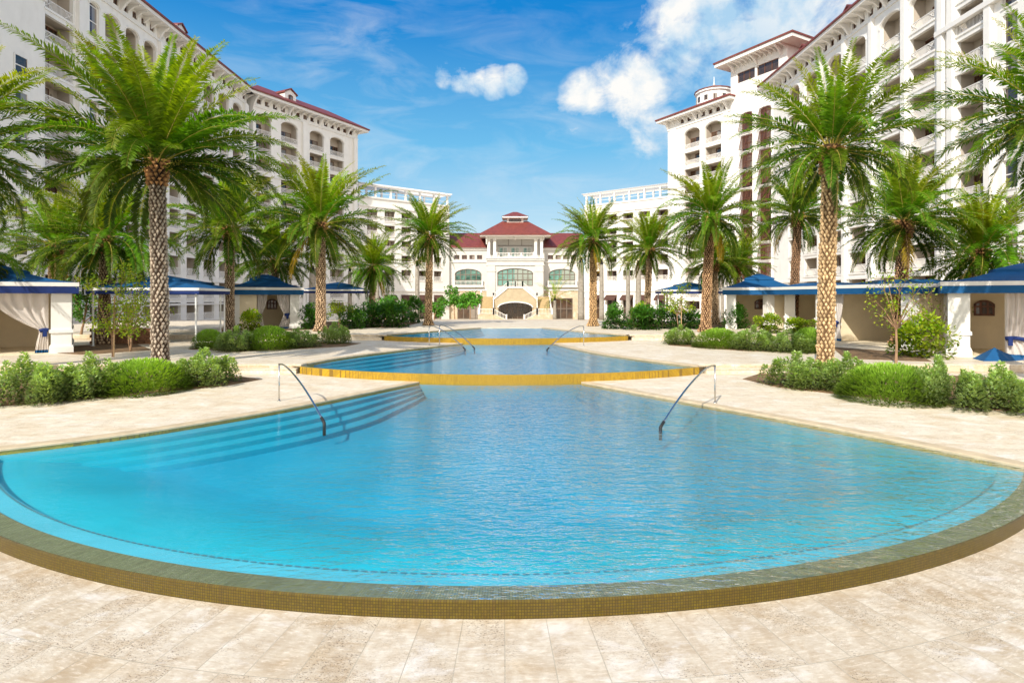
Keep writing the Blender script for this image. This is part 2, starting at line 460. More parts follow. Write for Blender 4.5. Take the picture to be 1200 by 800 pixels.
# level 1 decks, left and right
edge1 = MB()
pl1 = S1l + [(-W,12.2), (-W,25.3)] + [(-8.9,25.3)] + sub(A2, -8.83, -3.6)
pr1 = [(2.67,22.6)] + sub(A2, 2.75, 7.7) + [(7.8,25.0),(8.0,25.3), (W,25.3), (W,11.0)] + S1r[::-1][:-1]
pl1 = [p for p in pl1]
mb = MB(); mb.prism(pl1, -2.3, L1 - .05); mb.prism(pr1, -2.3, L1 - .05)
st('terrace_base', mb, M['stone'])
def coping(poly, z0, z1, curve, over=.05):
    return poly
mb = MB(); mb.prism(pl1, L1-.045, L1); mb.prism(pr1, L1-.045, L1); st('terrace', mb, M['deck'])
# level 2
pl2 = S2l + [(-8.95,25.34), (-W,25.34), (-W,39.8), (-8.4,39.8)] + sub(A3, -8.33, -3.15)
pr2 = [(2.6,37.1)] + sub(A3, 2.7, 7.55) + [(7.7,39.8), (W,39.8), (W,25.34), (7.85,25.34)] + S2r[::-1][:-1]
mb = MB(); mb.prism(pl2, -2.3, L2-.05); mb.prism(pr2, -2.3, L2-.05); st('terrace_base', mb, M['stone'])
mb = MB(); mb.prism(pl2, L2-.045, L2); mb.prism(pr2, L2-.045, L2); st('terrace', mb, M['deck'])
# level 3 up to the end of the flat part
p3 = S3l + [(-8.5,39.84), (-W,39.84), (-W,62), (W,62), (W,39.84), (7.7,39.84)] + S3r[::-1]
mb = MB(); mb.prism(p3, -2.3, L3-.05); st('terrace_base', mb, M['stone'])
mb = MB(); mb.prism(p3, L3-.045, L3); st('terrace', mb, M['deck'])
# gentle slope down to the main building
mb = MB()
ys = [62,144,240]; zs = [L3-.004, -2.1, -2.1]
for i in range(2):
    mb.add([(-W,ys[i],zs[i]),(W,ys[i],zs[i]),(W,ys[i+1],zs[i+1]),(-W,ys[i+1],zs[i+1])], [(0,1,2,3)])
st('plaza', mb, M['gravel'])
# steps between the levels (two treads) beyond the tips of the gold walls
mb = MB()
for x0, x1, y, z0, z1 in ((-16,-9.0,25.3,L1,L2), (8.1,15,25.3,L1,L2), (-16,-8.6,39.8,L2,L3), (7.9,15,39.8,L2,L3)):
    zm = z0 + .175
    mb.box(x0, x1, y-.42, y-.002, z0+.002, zm)
    mb.box(x0, x1, y-.45, y-.002, zm+.002, zm+.03)
st('steps', mb, M['deck'])

# basins
def strip(mb, A, za, B, zb):
    n = len(A)
    mb.add([(p[0],p[1],za) for p in A]+[(p[0],p[1],zb) for p in B], [(i,i+1,n+i+1,n+i) for i in range(n-1)])
def offset(curve, d):
    out = []
    n = len(curve)
    for i, p in enumerate(curve):
        a = Vector(curve[max(0,i-1)]); b = Vector(curve[min(n-1,i+1)]); t = (b-a).normalized()
        dd = d(i/(n-1)) if callable(d) else d
        out.append((p[0]-t.y*dd, p[1]+t.x*dd))
    return out
def basin(name, Sl, Sr, A, far, z, depth, steps=True):
    """Sl, Sr from far to near; A the arc from left to right"""
    mb = MB()
    Sl = offset(Sl, .022); Sr = offset(Sr, -.022); far = [(p[0], p[1]-.03) for p in far]
    poly = Sl + A[1:-1] + Sr[::-1] + far
    fl = -depth
    mb.prism(poly, fl, fl, sides=False)
    ring = Sr[::-1] + far + Sl
    strip(mb, ring, fl, ring, -.10)
    Ai = [Sl[-1]] + A[1:-1] + [Sr[-1]]; strip(mb, Ai, fl, Ai, -.13)
    if steps:
        for S, sg in ((Sl, 1), (Sr, -1)):
            for k in range(4):
                w = .5*(4-k)
                f = (lambda w: lambda t: sg*w*(max(0.0, sin(pi*min(1, (t*1.05+.02)))))**.7)(w)
                O = offset(S, f); zz = -.14-.115*(3-k)
                strip(mb, S, zz, O, zz); strip(mb, O, zz, O, fl)
    return tag(mb.build(name, M['plaster'], loc=(0, 0, z)), kind='structure')
WZ1, WZ2, WZ3 = -.045, .305, .655
def rad(A, C, r0, r1):
    return [(C[0]+(p[0]-C[0])*r1/r0, C[1]+(p[1]-C[1])*r1/r0) for p in A]
def inner(A, C, r, d):
    """the arc moved inwards by d, its ends kept"""
    return [(C[0]+(p[0]-C[0])*(r-d)/r, C[1]+(p[1]-C[1])*(r-d)/r) for p in A]
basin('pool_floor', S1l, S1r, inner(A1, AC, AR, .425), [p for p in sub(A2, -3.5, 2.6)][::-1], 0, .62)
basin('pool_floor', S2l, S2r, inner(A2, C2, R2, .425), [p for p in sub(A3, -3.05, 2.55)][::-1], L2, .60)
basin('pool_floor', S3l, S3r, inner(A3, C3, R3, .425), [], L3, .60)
# bench just inside the near edge of the big pool, with its dotted line of dark tiles
mb = MB(); AX = arc(AC[0], AC[1], AR, -12.3, 10.9, 110); In = inner(AX, AC, AR, .43); In2 = inner(AX, AC, AR, .80); In3 = inner(AX, AC, AR, 2.9)
strip(mb, In, -.12, In2, -.13); strip(mb, In2, -.13, In2, -.22); 
prev = (In2, -.22)
for k_ in range(1, 11):
    t_ = k_/10; cur = (inner(AX, AC, AR, .80+3.4*t_), -.22-.41*(.5-.5*cos(pi*t_))); strip(mb, prev[0], prev[1], cur[0], cur[1]); prev = cur

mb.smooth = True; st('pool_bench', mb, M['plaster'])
mb = MB()
for A, C, r, z in ((A1, AC, AR, WZ1),):
    n = int(26.0/.13); 
    for i in range(n):
        a = math.asin((A[0][0]+.8-C[0])/r) + i*.13/r
        if a > math.asin((A[-1][0]-.6-C[0])/r): break
        for rr in (r-.76,):
            p = Vector((C[0]+rr*sin(a), C[1]-rr*cos(a), -.118)); T = Vector((cos(a), sin(a), 0)); Nn = Vector((-sin(a), cos(a), 0))
            mb.add([p-T*.04-Nn*.016, p+T*.04-Nn*.016, p+T*.04+Nn*.016, p-T*.04+Nn*.016], [(0,1,2,3)])
tag(mb.build('tile_line', pbr('dark blue tile', rgb(.10,.24,.30), .4)), kind='structure')
# gold mosaic walls
def gold_wall(A, C, r, zt, zb, label, mat='gold'):
    root = empty('pool_wall', (0, C[1]-r, zb), 0, label, 'pool wall', 'curved gold mosaic overflow walls')
    off = Vector(root.location)
    mb = MB(); O = A; I = inner(A, C, r, .42)
    B = rad(A, C, r, r+.0)
    strip(mb, A, zb, A, zt-.02)
    mb.add([(p[0],p[1],zt-.02) for p in A]+[(C[0]+(p[0]-C[0])*(r-.02)/r, C[1]+(p[1]-C[1])*(r-.02)/r, zt-.004) for p in A], [(i,i+1,len(A)+i+1,len(A)+i) for i in range(len(A)-1)])
    o = mb.build('mosaic_face', M[mat], root, loc=-off)
    mb = MB(); strip(mb, inner(A, C, r, .02), zt-.004, inner(A, C, r, .03), zt-.03); X = arc(C[0], C[1], r, A[0][0]-.7, A[-1][0]+.6, 110); strip(mb, inner(X, C, r, .03), zt-.03, inner(X, C, r, .42), zt-.05); strip(mb, inner(X, C, r, .42), zt-.05, inner(X, C, r, .42), zt-.6)
    mb.build('submerged_ledge', M['olive'], root, loc=-off)
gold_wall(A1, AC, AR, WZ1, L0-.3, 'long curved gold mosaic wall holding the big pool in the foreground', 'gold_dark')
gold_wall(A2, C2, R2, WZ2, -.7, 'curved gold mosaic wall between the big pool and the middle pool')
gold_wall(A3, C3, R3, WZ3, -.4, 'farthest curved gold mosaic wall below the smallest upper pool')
# brown tile edge below each coping
mb = MB()
for S, z, sg in ((S1l,L1,1),(S1r,L1,-1),(S2l,L2,1),(S2r,L2,-1),(S3l,L3,1),(S3r,L3,-1)):
    O = offset(S, sg*.03); O2 = offset(S, sg*.045)
    strip(mb, O, z-.30, O, z-.052); strip(mb, O, z-.052, offset(S, -sg*.01), z-.052)
st('waterline_tiles', mb, M['gold'])
mb = MB()
for S, z, sg in ((S1l,L1,1),(S1r,L1,-1),(S2l,L2,1),(S2r,L2,-1),(S3l,L3,1),(S3r,L3,-1)):
    I = offset(S, -sg*.28); O = offset(S, sg*.05); O3 = offset(S, sg*.065)
    strip(mb, I, z+.004, O, z+.004); strip(mb, O, z+.004, O3, z-.008); strip(mb, O3, z-.008, O3, z-.048); strip(mb, O3, z-.048, S, z-.048)
st('coping', mb, pbr('travertine coping', rgb(.56,.45,.30), .55, .4, var=.18, vscale=2.5, bump=.3, bscale=30))
# water
def watersheet(Sl, Sr, A, far, z):
    mb = MB(); mb.prism(Sl + A[1:-1] + Sr[::-1] + far, z, z, sides=False)
    st('water', mb, M['water'])
watersheet(S1l, S1r, inner(A1, AC, AR, .012), sub(A2, -3.5, 2.6)[::-1], WZ1)
watersheet(S2l, S2r, inner(A2, C2, R2, .012), sub(A3, -3.05, 2.55)[::-1], WZ2)
watersheet(S3l, S3r, inner(A3, C3, R3, .012), [], WZ3)

# ------------------------------------------------------------------ handrails
def handrail(px, Y, ex, eY, z0, label):
    bx = (px-600)/F*Y; x1 = (ex-600)/F*eY
    root = empty('handrail', (bx, Y, z0), 0, label, 'handrail', 'curved steel handrails at the pool steps')
    mb = MB(); mb.tube([(0,0,0),(0,0,1.12)], .026, 10); mb.lathe([(.06,0),(.06,.015),(.03,.025)], 12)
    mb.build('post', M['steel'], root, smooth=True)
    d = Vector((x1-bx, eY-Y, -1.22))
    pts = []
    for i in range(15):
        t = i/14
        pts.append((d.x*t, d.y*t, 1.13 + .06*sin(min(1,t*6)*pi/2) - 1.19*(t**1.7)))
    mb = MB(); mb.tube(pts, .026, 10); mb.build('rail', M['steel'], root, smooth=True)
    e = Vector(pts[-1]); e0 = Vector(pts[-2])
    mb = MB(); mb.tube([e0.lerp(e, .3), e, e+Vector((0,0,-.32))], [.04,.042,.042], 10); mb.build('sleeve', M['rubber'], root, smooth=True)
handrail(327, 18.4, 380, 15.2, L1, 'curved steel handrail into the big pool on the left deck')
handrail(838, 18.06, 774, 14.7, L1, 'curved steel handrail into the big pool on the right deck')
handrail(503, 35.0, 545, 32.6, L2, 'left one of the paired steel handrails at the middle pool')
handrail(515, 36.0, 556, 33.3, L2, 'right one of the paired steel handrails at the middle pool')
handrail(684, 35.0, 641, 32.3, L2, 'single steel handrail on the right side of the middle pool')

# ------------------------------------------------------------------ building kit
# local frame of a facade: x along it, y into the building, z world height
_mesh_cache = {}
def cached(key, fn):
    if key not in _mesh_cache: _mesh_cache[key] = fn()
    return _mesh_cache[key]
def railing_mesh(w, h=1.0, lattice=True):
    def fn():
        mb = MB()
        mb.box(-w/2, w/2, -.04, .04, h-.07, h)
        mb.box(-w/2, w/2, -.03, .03, .08, .14)
        n = max(4, int(w/.16))
        a, b = -w/2+w*.3, w/2-w*.3
        for i in range(n+1):
            x = -w/2 + w*i/n
            mb.box(x-.022, x+.022, -.02, .02, .14, h-.07)
        if lattice:
            for s in (-1, 1):
                x0, x1 = (s*w/2, s*w*.22)
                mb.bar((x0,-.03,.14),(x1,-.03,h-.07),.045); mb.bar((x1,-.03,.14),(x0,-.03,h-.07),.045)
        return mb.mesh('railing', M['trim'])
    return cached(('rail', round(w,2), h, lattice), fn)
def door_mesh(w, h, panes=2):
    def fn():
        mb = MB(); mb.mi = 0
        mb.box(-w/2, w/2, -.03, .0, 0, h)
        mb.mi = 1
        for i in range(panes+1):
            x = -w/2 + w*i/panes
            mb.box(x-.05, x+.05, -.08, -.031, 0, h)
        mb.box(-w/2, w/2, -.075, -.032, h-.09, h); mb.box(-w/2, w/2, -.075, -.032, 0, .14)
        mb.box(-w/2, w/2, -.07, -.033, h*.5-.03, h*.5+.03)
        return mb.mesh('balcony_door', [M['glass'], M['brown']])
    return cached(('door', round(w,2), round(h,2), panes), fn)
def window_mesh(w, h, nx=2, ny=2, frame='trim', glass='glass', arch=0):
    def fn():
        mb = MB(); mb.mi = 0
        if arch:
            P = [(-w/2,0),(w/2,0)] + [(w/2*cos(a*pi/12), h-arch+arch*sin(a*pi/12)) for a in range(13)]
            mb.vprism(P, -.02, 0)
        else: mb.box(-w/2, w/2, -.02, 0, 0, h)
        mb.mi = 1
        t = .05
        if frame == 'frame_grey': t = .10
        def top(x):
            if not arch: return h
            u = max(-1, min(1, x/(w/2))); return h-arch+arch*math.sqrt(max(0, 1-u*u))
        for i in range(nx+1):
            x = -w/2+w*i/nx; x = max(-w/2+t, min(w/2-t, x))
            mb.box(x-t, x+t, -.07, -.021, 0, top(x))
        for j in range(ny+1):
            z = (h-arch)*j/ny if arch else h*j/ny
            z = max(t, min(h-t, z)); mb.box(-w/2, w/2, -.066, -.022, z-t, z+t)
        if arch:
            pts = [(w/2*cos(a*pi/12)*.985, -.045, h-arch+(arch)*sin(a*pi/12)-.04) for a in range(13)]
            for a, b in zip(pts, pts[1:]): mb.bar(a, b, .05, .1)
        return mb.mesh('window', [M[glass], M[frame]])
    return cached(('win', round(w,2), round(h,2), nx, ny, frame, glass, arch), fn)
def shutter_mesh(w, h):
    def fn():
        mb = MB(); n = 14; tilt = .28
        for s in (-1, 0, 1):
            mb.bar((s*w/2,-.10-tilt*h,0),(s*w/2,-.10,h*.98), .07, .07)
        for k in range(n+1):
            t = k/n; y = -.10-tilt*h*(1-t)
            mb.box(-w/2, w/2, y-.05, y+.02, h*.98*t-.015, h*.98*t+.05)
        for s in (-1, 1): mb.bar((s*w/2, 0, .1), (s*w/2, -.1-tilt*h, .05), .04)
        return mb.mesh('shutter', M['brown'])
    return cached(('shut', round(w,2), round(h,2)), fn)

def facade(root, u0, u1, z0, z1, cols, depth=14, thick=.4, y=0, mat='stucco', back=1.7):
    if root.name[0:4] == 'main' and mat == 'stucco': mat = 'pale_wall'
    # wall with real openings; each column is centre, width and its rows
    mb = MB(); inn = MB()
    cols = sorted(cols)
    x = u0
    for (uc, w, rows) in cols:
        a, b = uc-w/2, uc+w/2
        if a > x: mb.box(x, a, y, y+thick, z0, z1)
        zc = z0
        for r in sorted(rows):
            zb, zt, kind = r[0], r[1], r[2]; arch = r[3] if len(r) > 3 else 0
            if zb > zc: mb.box(a, b, y, y+thick, zc, zb)
            if arch:
                n = 12
                for s in (-1, 1):
                    P = [(uc+s*w/2, zt), (uc+s*w/2, zt-arch)] + [(uc+s*(w/2)*cos(k*pi/2/n), zt-arch+arch*sin(k*pi/2/n)) for k in range(1, n+1)]
                    mb.vprism(P, y, y+thick)
                # moulding over the arch
                pts = [(uc+(w/2+.16)*cos(k*pi/16), y-.03, zt-arch+(arch+.16)*sin(k*pi/16)) for k in range(17)]
                for p, q in zip(pts, pts[1:]): mb.bar(p, q, .14, .12)
            zc = zt
            dp = back if kind == 'balcony' else .28
            e = .3
            # the recess: floor, ceiling, cheeks, back
            lampside = -1 if (int(uc*3+zb) % 2) else 1
            def rec(w=w, hh=zt-zb, dp=dp, bal=(kind == 'balcony'), ls=lampside):
                q = MB()
                q.box(-w/2-e, w/2+e, dp, dp+.1, -.1, hh+.1)
                if dp > thick:
                    q.box(-w/2-e, w/2+e, thick+.002, dp-.002, -.12, -.002)
                    q.box(-w/2-e, w/2+e, thick+.002, dp-.002, hh+.002, hh+.12)
                    q.box(-w/2-e, -w/2-.002, thick+.002, dp-.002, 0, hh)
                    q.box(w/2+.002, w/2+e, thick+.002, dp-.002, 0, hh)
                if bal: q.box(ls*w*.28-.1, ls*w*.28+.1, dp-.14, dp-.002, 1.6, 1.95)
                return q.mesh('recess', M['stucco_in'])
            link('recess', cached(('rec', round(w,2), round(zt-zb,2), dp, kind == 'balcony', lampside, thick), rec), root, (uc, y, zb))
            zr = zt-.0
            if kind == 'balcony':
                dw = min(2.4, w*.66); dh = min(2.35, zt-zb-.12)
                sgn = 1 if (int(uc*3+zb) % 2) else -1
                link('balcony_door', door_mesh(dw, dh), root, (uc+sgn*(w/2-dw/2-.15), y+dp-.004, zb))
                link('railing', railing_mesh(w, 1.0), root, (uc, y+.12, zb))
                # slab edge, a little proud
                mb.box(a-.12, b+.12, y-.10, y-.002, zb-.22, zb-.02)
            elif kind == 'window':
                link('window', window_mesh(w, zt-zb, max(1, int(w/1.0)), 2, 'trim', 'glass', arch), root, (uc, y+dp-.004, zb))
                mb.box(a-.1, b+.1, y-.08, y-.002, zb-.14, zb-.01)
            elif kind == 'attic':
                link('attic_window', window_mesh(w, zt-zb, 2, 1, 'brown', 'glass'), root, (uc, y+dp-.004, zb))
            elif kind == 'louvre':
                link('louvre_window', window_mesh(w, zt-zb, 3, 1, 'brown', 'glass'), root, (uc, y+dp-.004, zb))
            elif kind == 'shutter':
                link('window', window_mesh(w, zt-zb, 2, 2, 'brown', 'glass', arch), root, (uc, y+dp-.004, zb))
                link('shutter', shutter_mesh(w*.96, (zt-zb)-arch*.3), root, (uc, y, zb+.12))
                mb.box(a-.08, b+.08, y-.12, y-.002, zb-.18, zb-.01)
            elif kind == 'glass':
                link('window', window_mesh(w, zt-zb, max(2, int(w/1.1)), 2, 'frame_grey', 'glass_green', arch), root, (uc, y+dp-.004, zb))
            elif kind == 'shop':
                link('shopfront', window_mesh(w, zt-zb, max(2, int(w/1.2)), 2, 'frame_grey', 'glass'), root, (uc, y+dp-.004, zb))
        if z1 > zc: mb.box(a, b, y, y+thick, zc, z1)
        x = b
    if u1 > x: mb.box(x, u1, y, y+thick, z0, z1)
    wall = mb.build('wall', M[mat], root)
    return wall

def body(root, u0, u1, z0, z1, y0, y1):
    mb = MB(); mb.box(u0, u1, y0, y1, z0, z1); return mb.build('building_body', M['stucco'], root)

def eave_roof(root, u0, u1, y0, y1, z, rise, over=1.6, fascia=.55, brackets=1.5, hip=6.0, name='roof', mat='roof', bmat='trim', edge=.26):
    """hipped roof over the rectangle with deep white eaves on brackets"""
    a, b, c, d = u0-over, u1+over, y0-over, y1+over
    mb = MB()
    mb.box(a, b, c, d, z-.12, z)                                       # soffit board
    mb.box(a-.002, b+.002, c-.04, c+.10, z-.14, z+fascia)              # fascia
    mb.box(a-.04, a+.10, c+.12, d, z-.14, z+fascia)
    mb.box(b-.10, b+.04, c+.12, d, z-.14, z+fascia)
    f = mb.build('eave', M[bmat], root)
    n = max(2, int((u1-u0)/brackets))
    for i in range(n+1):
        x = u0+.15+(u1-u0-.3)*i/n
        bigb = (i % 5 == 0)
        def bk(bigb=bigb):
            q = MB(); k = 2.2 if bigb else 1.0
            P = [(0,0),(-over*.85,0),(-over*.85,-.16),(-over*.45,-.30),(-.12,-.75),(0,-.85)]
            P = [(p[0], p[1]*(k if p[0] > -.5*over else 1)) for p in P]
            wd = .16 if bigb else .10; m_ = len(P)
            q.add([(-wd, p[0], p[1]) for p in P]+[(wd, p[0], p[1]) for p in P], [tuple(range(m_)), tuple(range(2*m_-1, m_-1, -1))] + [((i2+1)%m_, i2, m_+i2, m_+(i2+1)%m_) for i2 in range(m_)])
            return q.mesh('eave_bracket', M[bmat])
        link('eave_bracket', cached(('brk', over, bigb, bmat), bk), root, (x, y0, z-.125))
    mb = MB()
    zt = z+fascia
    a -= .2; b += .2; c -= .24; d += .2
    h = min(hip, (d-c)/2, (b-a)/2)
    if (b-a)-2*h < .02: h = (b-a)/2-.01
    mid = (c+d)/2
    yr0, yr1 = c+h, d-h
    V = [(a,c,zt),(b,c,zt),(b,d,zt),(a,d,zt),(a+h,yr0,zt+rise),(b-h,yr0,zt+rise),(b-h,yr1,zt+rise),(a+h,yr1,zt+rise)]
    mb.add(V, [(0,1,5,4),(1,2,6,5),(2,3,7,6),(3,0,4,7),(4,5,6,7)])
    V2 = [(a,c,zt),(b,c,zt),(b,d,zt),(a,d,zt),(a,c,zt-edge),(b,c,zt-edge),(b,d,zt-edge),(a,d,zt-edge)]
    mb.add(V2, [(4,5,1,0),(5,6,2,1),(6,7,3,2),(7,4,0,3),(7,6,5,4)])
    return mb.build(name, M[mat], root)

def dormer(roofo, root, u, y, z, w=2.2, h=2.0, dep=4.5):
    mb = MB(); mb.box(u-w/2, u+w/2, y, y+dep, z-.6, z+h*.75)
    mb.vprism([(u-w/2,z+h*.75),(u+w/2,z+h*.75),(u,z+h*1.05)], y, y+dep)
    d = mb.build('dormer', M['stucco'], roofo)
    mb = MB()
    for s in (-1, 1):
        P = [(u+s*(w/2+.25), z+h*.70),(u, z+h*1.07),(u, z+h*1.18),(u+s*(w/2+.25), z+h*.80)]
        mb.vprism(P, y-.25, y+dep)
    mb.build('dormer_roof', M['roof'], roofo)
    link('dormer_window', window_mesh(w*.38, h*.62, 1, 1, 'brown', 'glass', .25), roofo, (u, y-.01, z+.05))

FL = [31.9-3.2*k for k in range(11)]          # balcony floors, top one first
def rows(kind, top='arch', n=11, ztop=35.7, w=3.6, skip=()):
    out = []
    for k in range(n):
        if k in skip: continue
        z = FL[k]
        if z < -1.5: break
        if k == 0: out.append((z, ztop, kind, w*.26 if top == 'arch' else 0))
        else: out.append((z, z+2.55, kind, 0))
    return out
def attics(root, us, y, z=37.1, w=.95, h=.8):
    for u in us:
        pass
def wing(name, loc, rz, L, label, cols, proud=None, dormers=(), depth=20, eav=38.5, endcap=True, z0=-2.3, group='hotel wings around the pool court'):
    root = empty(name, (loc[0], loc[1], 0), rz, label, 'building', group)
    allc = []
    for (uc, w, kind) in cols:
        allc.append((uc, w, rows(kind, w=w)))
    facade(root, 0, L, z0, 36.9, allc)
    # attic storey with its row of small windows
    ac = []; u = 1.2
    while u < L-1:
        ac.append((u, .95, [(37.25, 38.1, 'attic')])); u += 1.75
    facade(root, 0, L, 36.905, eav-.12, ac, y=.002)
    body(root, 0, L, z0, eav-.12, 1.85, depth)
    mb = MB()
    for s in (0, L-.4):
        q = MB(); q.box(s, s+.4, .42, 1.84, z0, eav-.13); q.build('end_wall', M['stucco'], root)
    # horizontal string courses and downpipes
    for z in (36.75, 24.9, 5.6, 2.2):
        q = MB(); q.box(0, L, -.16, -.003, z-.16, z+.10); q.build('string_course', M['trim'], root)
    mb = MB()
    return root

# --- left long wing (runs away from the camera, its face looks right)
LX = -46.2
lc = [(13.5, 3.8, 'balcony'), (18.6, 1.5, 'window'), (21.6, 2.5, 'balcony'), (25.2, 2.5, 'balcony'), (28.8, 2.5, 'balcony'),
      (34.2, 3.2, 'balcony'), (38.9, 3.2, 'balcony'), (43.6, 3.2, 'balcony'), (48.3, 3.2, 'balcony'), (53.0, 3.2, 'balcony')]
L_LEN = 56.5
lw = wing('hotel_wing', (LX, 47.5), R(90), L_LEN, 'long white hotel wing on the left with red roof and four rows of shaded balconies', lc)
rf = eave_roof(lw, 0, L_LEN, 0, 20, 38.5, 3.5)
for u in (24.5, 37.0): dormer(rf, lw, u, .6, 39.6)
# piers standing proud, a downpipe
mb = MB()
for a, b in ((9.2, 10.4), (15.7, 16.5), (30.4, 32.3), (55.0, 56.4)):
    mb = MB(); mb.box(a, b, -.45, -.002, -2.3, 36.5); mb.build('pier', M['stucco'], lw)
# tall projecting corner bay near the camera
mb = MB(); mb.box(-.2, 8.6, -2.2, -.002, -2.3, 31)
mb.box(-.4, 8.8, -2.4, 0, 31.01, 31.4); mb.box(-.3, 8.7, -2.3, 0, 12.0, 12.4)
mb.build('corner_bay', M['stucco'], lw)
for k in range(3, 9):
    for u in (2.6, 6.0):
        link('window', window_mesh(1.5, 1.9, 1, 2), lw, (u, -2.203, FL[k]+.6))

# --- left angled block
lb = wing('hotel_block', (-45.3, 104.5), R(61.5), 26.0, 'white angled hotel block on the left with paired balconies and one gabled dormer',
          [(2.2, 3.2, 'balcony'), (7.9, 3.8, 'balcony'), (14.6, 3.6, 'balcony'), (20.0, 3.8, 'balcony')], depth=16)
rf = eave_roof(lb, 0, 26.0, 0, 16, 38.5, 3.2)
dormer(rf, lb, 8.6, .5, 39.6, 2.6, 2.4)
mb = MB()
for u in (11.3, 25.0):
    mb = MB(); mb.box(u-.5, u+.5, -.5, -.002, -2.3, 36.6); mb.build('pier', M['stucco'], lb)

# --- right long wing (face looks left)
RX = 43.5; R_END = 99.9
def ru(y): return R_END - y
rc = [(ru(92.2), 3.5, 'balcony'), (ru(87.0), 3.9, 'balcony'), (ru(80.6), 3.6, 'balcony'), (ru(75.3), 3.6, 'balcony'), (ru(68.6), 3.9, 'balcony'),
      (ru(63.4), 3.8, 'balcony'), (ru(56.6), 3.6, 'balcony'), (ru(52.2), 1.6, 'window'), (ru(48.6), 1.6, 'window')]
R_LEN = 55.0
rw = wing('hotel_wing', (RX, R_END), R(-90), R_LEN, 'long sunlit white hotel wing on the right with rows of arched balconies', rc)
rf = eave_roof(rw, 0, R_LEN, 0, 20, 38.5, 3.5)
dormer(rf, rw, 7.5, 1.5, 39.6, 2.4, 2.3)
dormer(rf, rw, 20.0, 1.5, 39.6, 2.4, 2.3)
mb = MB()
for y in (84.1, 77.9, 72.0, 66.0, 60.3, 58.9, 54.3):
    mb = MB(); mb.box(ru(y)-.35, ru(y)+.35, -.4, -.002, -2.3, 36.6); mb.build('pier', M['stucco'], rw)
mb = MB(); mb.box(ru(60.9), R_LEN, -.5, -.003, 29.6, 30.1); mb.box(ru(60.9), R_LEN, -.3, -.003, 33.9, 34.2); mb.build('cornice', M['trim'], rw)

# --- right angled block and tower
def shut_rows(w): return [(FL[k], FL[k]+(3.4 if k == 0 else 2.6), 'shutter', .55 if k == 0 else 0) for k in range(9)]
ra = R(-60)
ox, oy = 43.5-.5*24, 99.9+.866*24
rb = empty('hotel_block', (ox, oy, 0), ra, 'lower white hotel block at the far right with two columns of balconies', 'building', 'hotel wings around the pool court')
facade(rb, 0, 15.7, -2.3, 36.9, [(6.35, 3.9, rows('balcony', w=3.9)), (11.5, 3.8, rows('balcony', w=3.8))])
facade(rb, 0, 15.7, 36.905, 38.38, [(3.9+1.75*i, .95, [(37.25, 38.1, 'attic')]) for i in range(7)], y=.002)
body(rb, 0, 15.7, -2.3, 38.38, 1.85, 15)
mb = MB(); mb.box(0, .4, .42, 1.84, -2.3, 38.37); mb.build('end_wall', M['stucco'], rb)
mb = MB()
for z in (36.75, 24.9):
    mb = MB(); mb.box(0, 15.7, -.16, -.003, z-.16, z+.1); mb.build('string_course', M['trim'], rb)
for a_, b_ in ((1.2, 2.2), (14.2, 14.9)):
    mb = MB(); mb.box(a_, b_, -.5, -.003, -2.3, 36.6); mb.build('pier', M['stucco'], rb)
eave_roof(rb, 0, 15.0, 0, 15, 38.5, 2.6)
tw = empty('hotel_tower', (ox, oy, 0), ra, 'taller white tower behind the right wing with brown shutters and a wide flat eave', 'building')
facade(tw, 15.75, 27, -2.3, 40.0, [(19.2, 2.2, shut_rows(2.2)), (22.9, 2.2, shut_rows(2.2))], y=-.25)
facade(tw, 15.75, 27, 40.005, 44.3, [(19.0, 3.6, [(40.9, 42.7, 'louvre')]), (23.3, 4.2, [(40.9, 42.7, 'louvre')])], y=-.25)
mb = MB(); mb.box(15.75, 27, .2, 14, 38.0, 44.3); mb.box(15.75, 16.2, .16, 2, -2.3, 38); mb.build('building_body', M['stucco'], tw)
eave_roof(tw, 16.4, 27, 0, 13, 44.45, 1.2, over=2.4, fascia=.7, brackets=.9)
# small cupola of the block behind
cp = empty('roof_cupola', (34.5, 116, 38.0), 0, 'small round white cupola with low red roof and a finial behind the block', 'cupola')
cp.location = (41.6, 123.0, 41.2)
mb = MB(); mb.lathe([(3.5,-3),(3.5,3.6),(3.8,3.62),(3.8,4.0)], 16); mb.build('drum', M['stucco'], cp)
mb = MB(); mb.lathe([(3.95,4.01),(3.95,4.15),(.12,5.5)], 16); mb.build('roof', M['roof'], cp)
mb = MB(); mb.lathe([(.16,5.5),(.25,5.7),(.1,5.9),(.05,7.3)], 8); mb.build('finial', M['trim'], cp)
for k in range(12):
    a = 2*pi*(k+.5)/12
    mbx = cached('cupw', lambda: (lambda m: (m.box(-.35,.35,-.03,.03,-.5,.5), m.mesh('window', M['glass']))[1])(MB()))
    link('window', mbx, cp, (3.51*cos(a), 3.51*sin(a), 2.3), a+pi/2)

